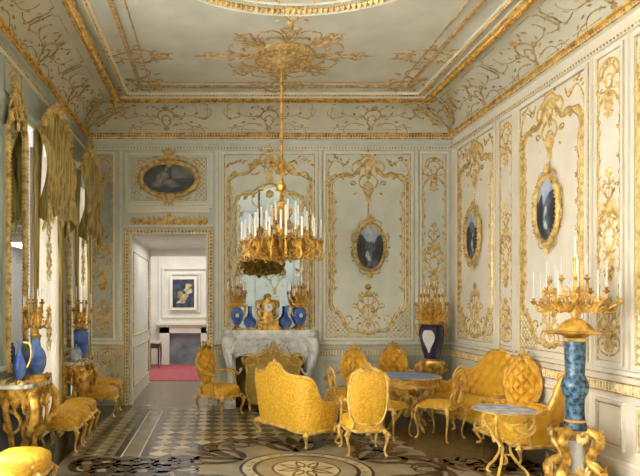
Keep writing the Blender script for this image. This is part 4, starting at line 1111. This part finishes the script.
# ---------------------------------------------------------------- tables
def round_table(label, loc, r, h, top, rz=0, legn=4):
    t = thing('round_table', label, 'table', loc, rz)
    m = MB(); m.lathe([(.001, h-.015), (r*.97, h-.015), (r, h-.005), (r*.985, h)], 48); m.build('rim', 'chairgold', t)
    m = MB(); m.lathe([(.001, h-.004), (r*.93, h-.004), (r*.93, h+.003), (.001, h+.004)], 48); m.build('table_top', top, t)
    return t
t = round_table('gilt round table with plain blue top among the chairs', (2.49, 7.9, 0), .44, .69, 'bluetop')
m = MB(); r = .40
for i in range(64):
    a = 2*pi*i/64
q = [(r*cos(2*pi*i/64), r*sin(2*pi*i/64), .60-.03*abs(sin(i*pi/8))) for i in range(64)]; m.tube(q, .018, n=6, closed=True)
m.lathe([(r*.95, .60), (r*.97, .68), (r*.93, .68), (r*.91, .60)], 48)
for i in range(16):
    a = 2*pi*i/16; c = Orn(m, lambda u, v, n: ((r+n)*cos(a+u/r), (r+n)*sin(a+u/r), v)); c.at(0, .6, 0, .7).both(lambda h: h.curl(0, .02, .1, .16, 5, 26, .016, .008, 8)); c.at(0, .60, pi, .8).palmette(5, .08, .02)
m.build('carved_apron', 'chairgold', t)
for i in range(4):
    m = MB(); a = 2*pi*i/4+.4
    P = smoothp([(.36, .6), (.37, .52), (.27, .42), (.14, .33), (.10, .24), (.17, .14), (.27, .07), (.31, .0)], 4)
    m.tube([(x*cos(a), x*sin(a), z) for x, z in P], .03, .018, 8)
    for (x, z, an, L, k0, k1) in ((.3, .45, 2.2, .3, -4, -26), (.12, .3, 1.2, .25, 5, 28), (.2, .12, .6, .2, 6, 30)):
        m.tube([(u*cos(a), u*sin(a), v) for u, v in curlp((x, z), an, L, k0, k1, 10)], .015, .008, 5)
    m.build('leg', 'chairgold', t)
m = MB(); m.lathe([(.001, .14), (.03, .15), (.07, .2), (.05, .26), (.08, .32), (.03, .38), (.05, .42), (.02, .5), (.001, .52)], 16, flute=.1); m.build('stretcher_urn', 'chairgold', t)

t = round_table('small gilt wire-legged table with blue marbled top in the foreground', (2.70, 5.66, 0), .295, .645, 'bluemarble')
for i in range(3):
    a = 2*pi*i/3+pi/2+.35; m = MB()
    P = smoothp([(.26, .63), (.25, .5), (.13, .36), (.05, .28), (.10, .16), (.19, .07), (.21, .02), (.16, .0)], 5); m.tube([(x*cos(a), x*sin(a), z) for x, z in P], .014, .011, 6)
    m.tube([(u*cos(a), u*sin(a), v) for u, v in curlp((.2, .60), -.6, .36, -4, -22, 14)], .011, .006, 5)
    m.tube([(u*cos(a), u*sin(a), v) for u, v in curlp((.13, .12), 1.8, .3, 5, 26, 14)], .010, .006, 5)
    m.build('leg', 'chairgold', t)
m = MB()
for i in range(3):
    a0 = 2*pi*i/3+pi/2+.35; pts = []
    for k in range(13):
        u = k/12; a = a0+u*2*pi/3; pts.append((.26*cos(a), .26*sin(a), .60-.14*sin(pi*u)))
    m.tube(pts, .009, n=5)
m.build('wire_swags', 'chairgold', t)
m = MB(); m.lathe([(.001, .24), (.02, .25), (.035, .28), (.02, .32), (.001, .33)], 12); m.build('stretcher_knob', 'navy', t)

# ---------------------------------------------------------------- blue column torchere + candelabrum
PX, PY = 3.32, 5.58
t = thing('column_pedestal', 'tall mottled blue stone column on a scrolled gilt foot at the right', 'pedestal', (PX, PY, 0))
m = MB(); m.lathe([(.001, 0), (.25, 0), (.25, .04), (.17, .05), (.07, .08), (.05, .2), (.05, .36), (.13, .42), (.17, .45), (.15, .47), (.001, .47)], 24); m.build('gilt_foot', 'goldrich', t)
m = MB(); m.lathe([(.06, .05), (.10, .12), (.08, .28), (.06, .40)], 20); m.build('stone_core', 'porcelain', t)
for i in range(4):
    a = 2*pi*i/4+.55; m = MB()
    P = smoothp([(.12, .46), (.19, .44), (.215, .38), (.17, .30), (.12, .24), (.14, .17), (.21, .13), (.25, .08), (.24, .03)], 4)
    m.tube([(x*cos(a), x*sin(a), z) for x, z in P], 0, n=8, rads=[.03+.022*abs(cos(pi*k/(len(P)-1))) for k in range(len(P))])
    m.tube([(u*cos(a), u*sin(a), v) for u, v in curlp((.23, .10), 1.6, .22, 6, 34, 12)], .024, .012, 6)
    m.tube([(u*cos(a), u*sin(a), v) for u, v in curlp((.19, .44), -.4, .24, -9, -34, 12)], .024, .012, 6)
    for z, x in ((.10, .25), (.2, .16), (.38, .23)):
        for da in (-.22, .22):
            m.add([(x*cos(a), x*sin(a), z), (x*cos(a+da), x*sin(a+da), z+.03), ((x+.04)*cos(a+da*.5), (x+.04)*sin(a+da*.5), z+.10), ((x+.03)*cos(a), (x+.03)*sin(a), z+.03)], [(0, 1, 3), (1, 2, 3)])
    m.build('foot_scroll', 'goldrich', t)
for i in range(4):
    for zz, rt, nn in ((.05, 0, .15), (.46, pi, .10)):
        a = 2*pi*i/4+.55+pi/4; m = MB(); o = Orn(m, lambda u, v, n: ((.2+n)*cos(a)-u*sin(a), (.2+n)*sin(a)+u*cos(a), v)); o.at(0, zz, rt, 1).palmette(7, nn, .03); m.build('foot_shell', 'gold', t)
m = MB(); m.lathe([(.095, .46), (.10, .5), (.085, .55), (.078, .62), (.078, .76), (.09, .78), (.108, .82), (.116, .87), (.108, .92), (.09, .96), (.08, .98), (.086, 1.1), (.088, 1.31)], 28); m.build('column_shaft', 'lapis', t)
m = MB(); m.lathe([(.09, .545), (.095, .555), (.088, .565)], 20); m.build('gilt_ring', 'goldrich', t); m = MB(); m.lathe([(.09, 1.29), (.10, 1.3), (.10, 1.32), (.05, 1.325)], 20); m.build('gilt_ring', 'goldrich', t)
t = thing('candelabrum', 'many-armed gilt candelabrum in a dish atop the blue column', 'candelabrum', (PX, PY, 1.325))
m = MB(); m.lathe([(.03, 0), (.08, .0), (.14, .03), (.25, .035), (.27, .05), (.26, .06), (.16, .07), (.12, .12), (.08, .16), (.03, .18), (.02, .2)], 32, flute=.03); m.build('dish', 'goldrich', t)
m = MB(); m.lathe([(.02, .17), (.035, .22), (.015, .26), (.03, .34), (.045, .38), (.02, .42), (.015, .52), (.022, .56), (.012, .6), (.015, .7), (.02, .72), (.018, .74)], 14); m.build('stem', 'goldrich', t)
c = candle_mesh(.2, .006).build('candle', 'candle', t); c.location = (0, 0, .74)
arms(t, [(7, .35, .30, .34, .26, .2), (5, .25, .32, .44, .26, .5), (3, .12, .42, .56, .2, .1)], cr=.006, r=.009)

# ---------------------------------------------------------------- corner vase
VX, VY = 3.30, 9.26
t = thing('vase_stand', 'gilt carved stand carrying the dark vase in the back right corner', 'stand', (VX, VY, 0))
m = MB(); m.lathe([(.001, 0), (.24, 0), (.24, .05), (.15, .08), (.12, .2), (.14, .36), (.2, .42), (.2, .46), (.16, .48)], 24); m.build('base', 'goldpale', t)
m = MB(); m.lathe([(.16, .48), (.19, .52), (.13, .58), (.15, .64), (.19, .7), (.18, .76), (.1, .79), (.001, .79)], 24, flute=.06, nfl=8)
for i in range(10):
    a = 2*pi*i/10
    for (x, z, an, L, k0, k1) in ((.15, .56, .5, .25, 5, 26), (.14, .7, .3, .2, -6, -28)):
        m.tube([(u*cos(a), u*sin(a), v) for u, v in curlp((x, z), an, L, k0, k1, 10)], .022, .01, 5)
m.build('gilt_collar', 'goldrich', t)
t = thing('vase', 'large dark aubergine vase with white painted reserve in the back right corner', 'vase', (VX, VY, .79))
m = MB(); m.lathe([(.001, 0), (.11, 0), (.12, .03), (.15, .14), (.175, .28), (.185, .4), (.175, .48), (.15, .52), (.16, .53)], 28); m.build('vase_body', 'navy', t)
m = MB()
N = 14; rows = []
for j in range(N+1):
    v = j/N; hw = (.08+.42*sin(pi*v**1.4*.86)); z = .10+.34*v; r_ = .135+.056*min(1, v*1.1)**.9+.014
    rows.append([(r_*sin(-.62+hw*u), -r_*cos(-.62+hw*u), z) for u in (-1, -.5, 0, .5, 1)])
m.loft(rows, closed=False); m.build('painted_reserve', 'porcelain', t)
m = MB(); m.lathe([(.16, .52), (.19, .54), (.18, .57), (.13, .6), (.08, .62), (.03, .7), (.02, .9), (.001, .92)], 24, flute=.05)
for sx in (-1, 1): m.tube(smoothp([(sx*.15, 0, .54), (sx*.24, 0, .52), (sx*.23, 0, .4), (sx*.18, 0, .34)], 4), .02, .012, 6)
for i in range(12):
    a = 2*pi*i/12; m.tube([(u*cos(a), u*sin(a), v) for u, v in curlp((.08, .6), .8, .32, 2, 20, 12)], .02, .01, 5)
m.build('gilt_mounts', 'goldrich', t)
arms(t, [(8, .24, .66, .84, .08, .2), (6, .16, .76, .98, .08, .5), (4, .08, .86, 1.1, .08, .1)], cr=.006)

# ---------------------------------------------------------------- left wall: mirrors, curtains, consoles
LW = pi/2   # local -Y -> +X
def pier_mirror(label, y, w, z0=.95, z1=3.7):
    t = thing('pier_mirror', label, 'mirror', (XL, y, z0), LW); h = z1-z0; w2 = w/2
    o_ = [(w2, 0), (w2, h*.9), (w2*.7, h*.96), (0, h), (-w2*.7, h*.96), (-w2, h*.9), (-w2, 0)]
    m = MB(); m.poly([(a, -.04, b) for a, b in o_]); m.build('mirror_glass', 'mirror', t, False)
    m = MB(); m.box(-w2-.02, -.035, 0, w2+.02, 0, h*.9); m.build('backing', 'wall_shade', t, False)
    g = MB(); g.tube([(a, -.045, b) for a, b in o_]+[(w2, -.045, 0)], .028, n=6); o = Orn(g, lambda u, v, n: (u, -.06-n, v)); o.beads(o_+[o_[0]], .042, .020)
    g.build('mirror_frame', 'gold', t)
    g = MB(); o = Orn(g, lambda u, v, n: (u, -.05-n, v)); o.at(0, h).cartouche(.34, .34); o.at(0, h, 0, 1.2).palmette(7, .16, .03)
    o.both(lambda q: (q.curl(.1, h+.02, .0, .35, -3, -18, .02, .008), q.curl(w2, h*.9, 1.3, .25, 5, 24, .018, .008)))
    g.build('frame_crest', 'gold', t)
pier_mirror('gilt-framed pier mirror at the left edge above the near console', 6.28, .56)
pier_mirror('gilt-framed pier mirror above the far console, between the windows', 8.26, .46)
# overhead panels on the piers
for (y, w, l) in ((6.28, .5, 'gilt carved panel above the near pier mirror'), (8.26, .42, 'gilt carved panel above the far pier mirror')):
    t = thing('wall_panel', l, 'wall panel', (XL, y, 3.82), LW); g = MB(); o = Orn(g, lambda u, v, n: (u, -.01-n, v)); o.at(0, .14, 0, .8).cartouche(.3, .24); o.stroke(rect(-w/2, -.02, w/2, .28), .01); g.build('gilt_scrollwork', 'gold', t)
    m = MB(); fillet(m, -w/2-.03, -.05, w/2+.03, .31, .025, .02); m.build('moulding', 'wall_shade', t, False)
def curtain(label, y, w, ztop=3.95):
    t = thing('window_curtain', label, 'curtain', (XL, y, 0), LW)
    # lace panels: pleated sheet
    for sg in (-1, 1):
        m = MB(); n = 36; top = []; rows = []
        for z, gather in ((3.4, 1.0), (2.6, 1.0), (1.8, 1.0), (1.0, .98), (.06, .98)):
            rows.append([(sg*(w*.5-(w*.5)*i/n*gather), -.05-.03*sin(i*1.3+z*.3), z) for i in range(n+1)])
        m.loft(rows, closed=False); lp = m.build('lace_panel', 'sheer', t)
    g = MB(); o = Orn(g, lambda u, v, n: (u, -.085-n, v))
    for z in (1.15, 2.0, 2.55): o.at(0, z, 0, .9).arabesque(.5, .24)
    g.build('embroidered_motif', 'goldpale', t)
    # olive side drapes
    for sg in (-1, 1):
        m = MB(); rows = []
        for z, a, b in ((3.6, .5, .28), (3.0, .5, .36), (2.4, .5, .40), (1.7, .5, .43), (1.1, .5, .42), (.08, .5, .40)):
            rows.append([(sg*w*(a+(b-a)*i/14), -.09-.03*sin(i*1.5), z) for i in range(15)])
        m.loft(rows, closed=False); m.build('side_drape', 'olive', t)
    # swagged valance: arched top, deep swag folds
    m = MB(); n = 110; rows = []
    for k in range(21):
        v = k/20; row = []
        for i in range(n+1):
            u = i/n*2-1; topz = ztop-.34*u*u; botz = 2.72-.22*abs(u)+.25*cos(u*pi*1.5)**2
            z = topz+(botz-topz)*v; fold = .065*sin(u*26+v*5*(1 if u > 0 else -1))*(.4+.6*v)+.04*sin(u*9-v*7)+.06*sin(v*pi)
            row.append((u*w*.53, -.17-fold-.03*v, z))
        rows.append(row)
    m.loft(rows, closed=False); m.build('swag_valance', 'olive', t)
    m = MB()
    for i in range(80):
        u = i/79*2-1; botz = 2.72-.22*abs(u)+.25*cos(u*pi*1.5)**2; m.dot((u*w*.53, -.2, botz-.02), .018, .018, .05)
    m.build('tassel_fringe', 'goldpale', t)
    m = MB(); m.tube([(u*w*.55, -.2, ztop+.03-.34*u*u) for u in [i/12-1 for i in range(25)]], .035, n=6)
    o = Orn(m, lambda u, v, nn: (u, -.22-nn, v)); o.at(0, ztop+.05, 0, 1).cartouche(.25, .2); o.beads([(u*w*.55, ztop+.03-.34*u*u) for u in [i/12-1 for i in range(25)]], .06, .035)
    m.build('gilt_pelmet', 'gold', t)
curtain('olive swagged curtain with white lace at the nearer visible window', 7.3, 1.16)
curtain('olive swagged curtain with white lace at the farther window', 9.14, .9)
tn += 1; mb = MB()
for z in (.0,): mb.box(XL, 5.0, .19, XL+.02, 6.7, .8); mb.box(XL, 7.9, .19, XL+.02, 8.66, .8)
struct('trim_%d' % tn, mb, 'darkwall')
def console(label, loc, w, sc=1.0, H=.85):
    t = thing('console_table', label, 'console table', loc, LW, None, sc)
    def ring(k, z, kd=1): return [(x*k, y*(k if y < -.01 else 1)*kd, z) for x, y in smoothp([(-w, 0), (-w, -.2), (-w*.8, -.33), (-w*.35, -.32), (0, -.4), (w*.35, -.32), (w*.8, -.33), (w, -.2), (w, 0)], 4)]
    m = MB(); m.loft([ring(.97, H-.045), ring(1, H-.035), ring(1, H-.005), ring(.985, H)]); m.build('marble_top', 'marblegrey', t, False)
    m = MB(); m.loft([ring(.86, H-.20), ring(.95, H-.14), ring(.93, H-.045)])
    q = ring(.93, 0); 
    for i in range(2, len(q)-2, 2):
        x, y, _ = q[i]
        o = Orn(m, lambda u, v, n: (x+u, y-n-.0, v)); o.at(0, H-.11, 0, .7).palmette(5, .09, .025); o.at(0, H-.16, pi, .8).palmette(5, .1, .025)
        o.curl(0, H-.1, .3, .18, 5, 28, .018, .008, 8); o.curl(0, H-.14, 3.4, .18, 5, 28, .018, .008, 8)
    for sx in (-1, 1):
        for yy in (-.08, -.18, -.27):
            o = Orn(m, lambda u, v, n: (sx*(w*.95+n), yy+u, v)); o.at(0, H-.1, 0, .7).palmette(5, .09, .025); o.at(0, H-.15, pi, .8).palmette(5, .11, .025); o.curl(0, H-.12, .3, .2, 5, 28, .018, .008, 8)
    m.build('carved_apron', 'goldrich', t)
    for sx in (-1, 1):
        m = MB(); P = smoothp([(sx*w*.8, -.30, H-.1), (sx*w*.92, -.36, H-.22), (sx*w*.85, -.33, H-.42), (sx*w*.5, -.22, H-.56), (sx*w*.32, -.17, H-.68), (sx*w*.42, -.2, .08), (sx*w*.5, -.23, 0)], 5)
        m.tube(P, .05, .026, 8)
        for i in range(2, len(P)-4, 3):
            x, y, z = P[i]; m.dot((x, y-.03, z), .035, .02, .04)
        m.tube([(sx*u, -.28, v) for u, v in curlp((w*.6, H-.2), -.6, .5, -4, -14, 12)], .025, .012, 6)
        m.tube([(sx*u, -.22, v) for u, v in curlp((w*.5, .3), .3, .3, 5, 20, 12)], .022, .01, 6)
        m.build('leg', 'goldrich', t)
        m = MB(); P = smoothp([(sx*w*.85, -.06, H-.1), (sx*w*.88, -.08, H-.3), (sx*w*.55, -.08, H-.55), (sx*w*.4, -.08, .06), (sx*w*.45, -.1, 0)], 5); m.tube(P, .035, .022, 7)
        m.tube([(sx*w*.86, -.06-u, H-.25+v) for u, v in curlp((0, 0), 0.2, .5, -6, -16, 12)], .022, .012, 6); m.build('rear_leg', 'goldrich', t)
    m = MB(); m.tube(smoothp([(-w*.45, -.18, .08), (-w*.2, -.2, .14), (0, -.22, .2), (w*.2, -.2, .14), (w*.45, -.18, .08)], 4), .03, n=7); o = Orn(m, lambda u, v, n: (u, -.24-n, v)); o.at(0, .2).palmette(7, .14, .03)
    m.build('stretcher', 'goldrich', t)
    return t
console('gilt console with white marble top under the near pier mirror', (XL+.03, 6.12, 0), .40, H=.86)
console('gilt console with marble top under the far pier mirror', (XL+.03, 8.26, 0), .33, H=.86)
# on the near console
def tall_vase(label, loc, prof, mt, tiers, mount, foot=None, sc=1.0):
    t = thing('candelabrum_vase', label, 'candelabrum', loc, 0, None, sc)
    m = MB(); m.lathe(prof, 24); m.build('vase_body', mt, t)
    m = MB(); m.lathe(mount, 16)
    if foot: m.lathe(foot, 16)
    m.build('gilt_mounts', 'goldrich', t); arms(t, tiers, cr=.007); return t
tall_vase('round-bellied cobalt vase with gilt candle branches on the near console', (-1.87, 6.15, .86),
          [(.05, .05), (.08, .08), (.105, .15), (.11, .22), (.09, .29), (.055, .34), (.045, .40), (.055, .44)], 'cobalt',
          [(5, .13, .58, .72, .12, .2), (4, .07, .66, .8, .12, .6)], [(.055, .43), (.065, .45), (.03, .48), (.018, .6), (.01, .66)], [(.001, 0), (.11, 0), (.11, .02), (.06, .035), (.06, .06)])
t = thing('vase', 'plain dark cobalt cylinder standing in for the vase reflection in the near mirror', 'vase', (-1.97, 6.38, .86)); m = MB(); m.lathe([(.001, 0), (.07, 0), (.075, .05), (.08, .3), (.06, .34), (.065, .36)], 20); m.build('vase_body', 'cobalt', t)  # solid cylinder added in place of the bellied vase's mirror reflection
m = MB(); m.lathe([(.07, .0), (.085, .0), (.08, .02)], 16); m.build('gilt_ring', 'goldrich', t)
t = thing('ewer', 'slim cobalt ewer with gilt handle at the left end of the near console', 'vase', (-1.95, 5.9, .86)); m = MB(); m.lathe([(.001, 0), (.05, 0), (.03, .03), (.06, .1), (.07, .17), (.05, .25), (.025, .3), (.02, .38), (.035, .41)], 20); m.build('vase_body', 'cobalt', t)
m = MB(); m.tube(smoothp([(.03, 0, .40), (.10, 0, .38), (.11, 0, .25), (.07, 0, .15)], 4), .010, .008, 6); m.lathe([(.001, -.0), (.055, .0), (.05, .02), (.03, .025)], 14); m.build('gilt_handle', 'goldrich', t)
tb = thing('jewel_casket', 'low pierced gilt tray stand on the near console top', 'tray', (-1.86, 6.1, .86))
tb.location = (-1.80, 5.98, .86)
m = MB(); m.lathe([(.001, .0), (.09, .0), (.095, .02), (.07, .03), (.08, .06), (.1, .07), (.09, .075), (.001, .06)], 20, flute=.04); m.build('dish', 'goldrich', tb)
tall_vase('cylindrical blue vase with gilt candle branches on the far console', (-1.88, 8.25, .86),
          [(.001, 0), (.08, 0), (.085, .03), (.10, .1), (.105, .36), (.11, .40), (.08, .43)], 'cobalt',
          [(5, .13, .52, .70, .2, .2), (4, .07, .62, .8, .2, .6)], [(.08, .42), (.10, .44), (.06, .47), (.018, .55), (.01, .66)], [(.001, -.0), (.095, .0), (.095, .025), (.08, .03)])
t = thing('lidded_jar', 'small pale blue and white lidded jar in front of the cylindrical vase', 'jar', (-1.9, 8.05, .86)); m = MB(); m.lathe([(.001, 0), (.05, 0), (.075, .05), (.08, .11), (.06, .16), (.045, .17)], 20); m.build('jar_body', 'paleblue', t)
m = MB(); m.lathe([(.05, .165), (.055, .175), (.03, .2), (.01, .21), (.015, .23), (.001, .24)], 16); m.build('lid', 'paleblue', t)

# ---------------------------------------------------------------- light
w = bpy.data.worlds.new('w'); bpy.context.scene.world = w; w.use_nodes = True
bg = w.node_tree.nodes['Background']; bg.inputs[0].default_value = (.80, .84, .88, 1); bg.inputs[1].default_value = 1.38
def area(name, loc, rot, sx, sy, e, col=(1, .97, .9)):
    l = bpy.data.lights.new(name, 'AREA'); l.shape = 'RECTANGLE'; l.size = sx; l.size_y = sy; l.energy = e; l.color = col
    o = bpy.data.objects.new(name, l); COL.objects.link(o); o.location = loc; o.rotation_euler = rot; return o
for i, (a, b) in enumerate(WINS):
    area('window_daylight', (XL-.35, (a+b)/2, 2.1), (0, R(-90), 0), 3.4, b-a, 32 if i > 2 else 370, (1, .97, .91))
area('far_room_light', (-.8, 14.2, 3.5), (0, 0, 0), 2.5, 2, 85)
area('passage_light', (-.8, 11.2, 2.7), (0, 0, 0), .8, 1.5, 12)

# ---------------------------------------------------------------- camera
cam = bpy.data.cameras.new('camera'); co = bpy.data.objects.new('camera', cam); COL.objects.link(co)
co.location = (0, 0, 1.645); co.rotation_euler = (R(90), 0, 0)
cam.sensor_fit = 'HORIZONTAL'; cam.sensor_width = 36; cam.lens = 36*600/640
cam.shift_x = (320-218)/640; cam.shift_y = (303-238)/640
cam.clip_start = .05
bpy.context.scene.camera = co
vs = bpy.context.scene.view_settings; vs.view_transform = 'Standard'; vs.look = 'None'; vs.exposure = 0; vs.gamma = 1
cy = bpy.context.scene.cycles
cy.max_bounces = 8; cy.diffuse_bounces = 4; cy.use_denoising = True
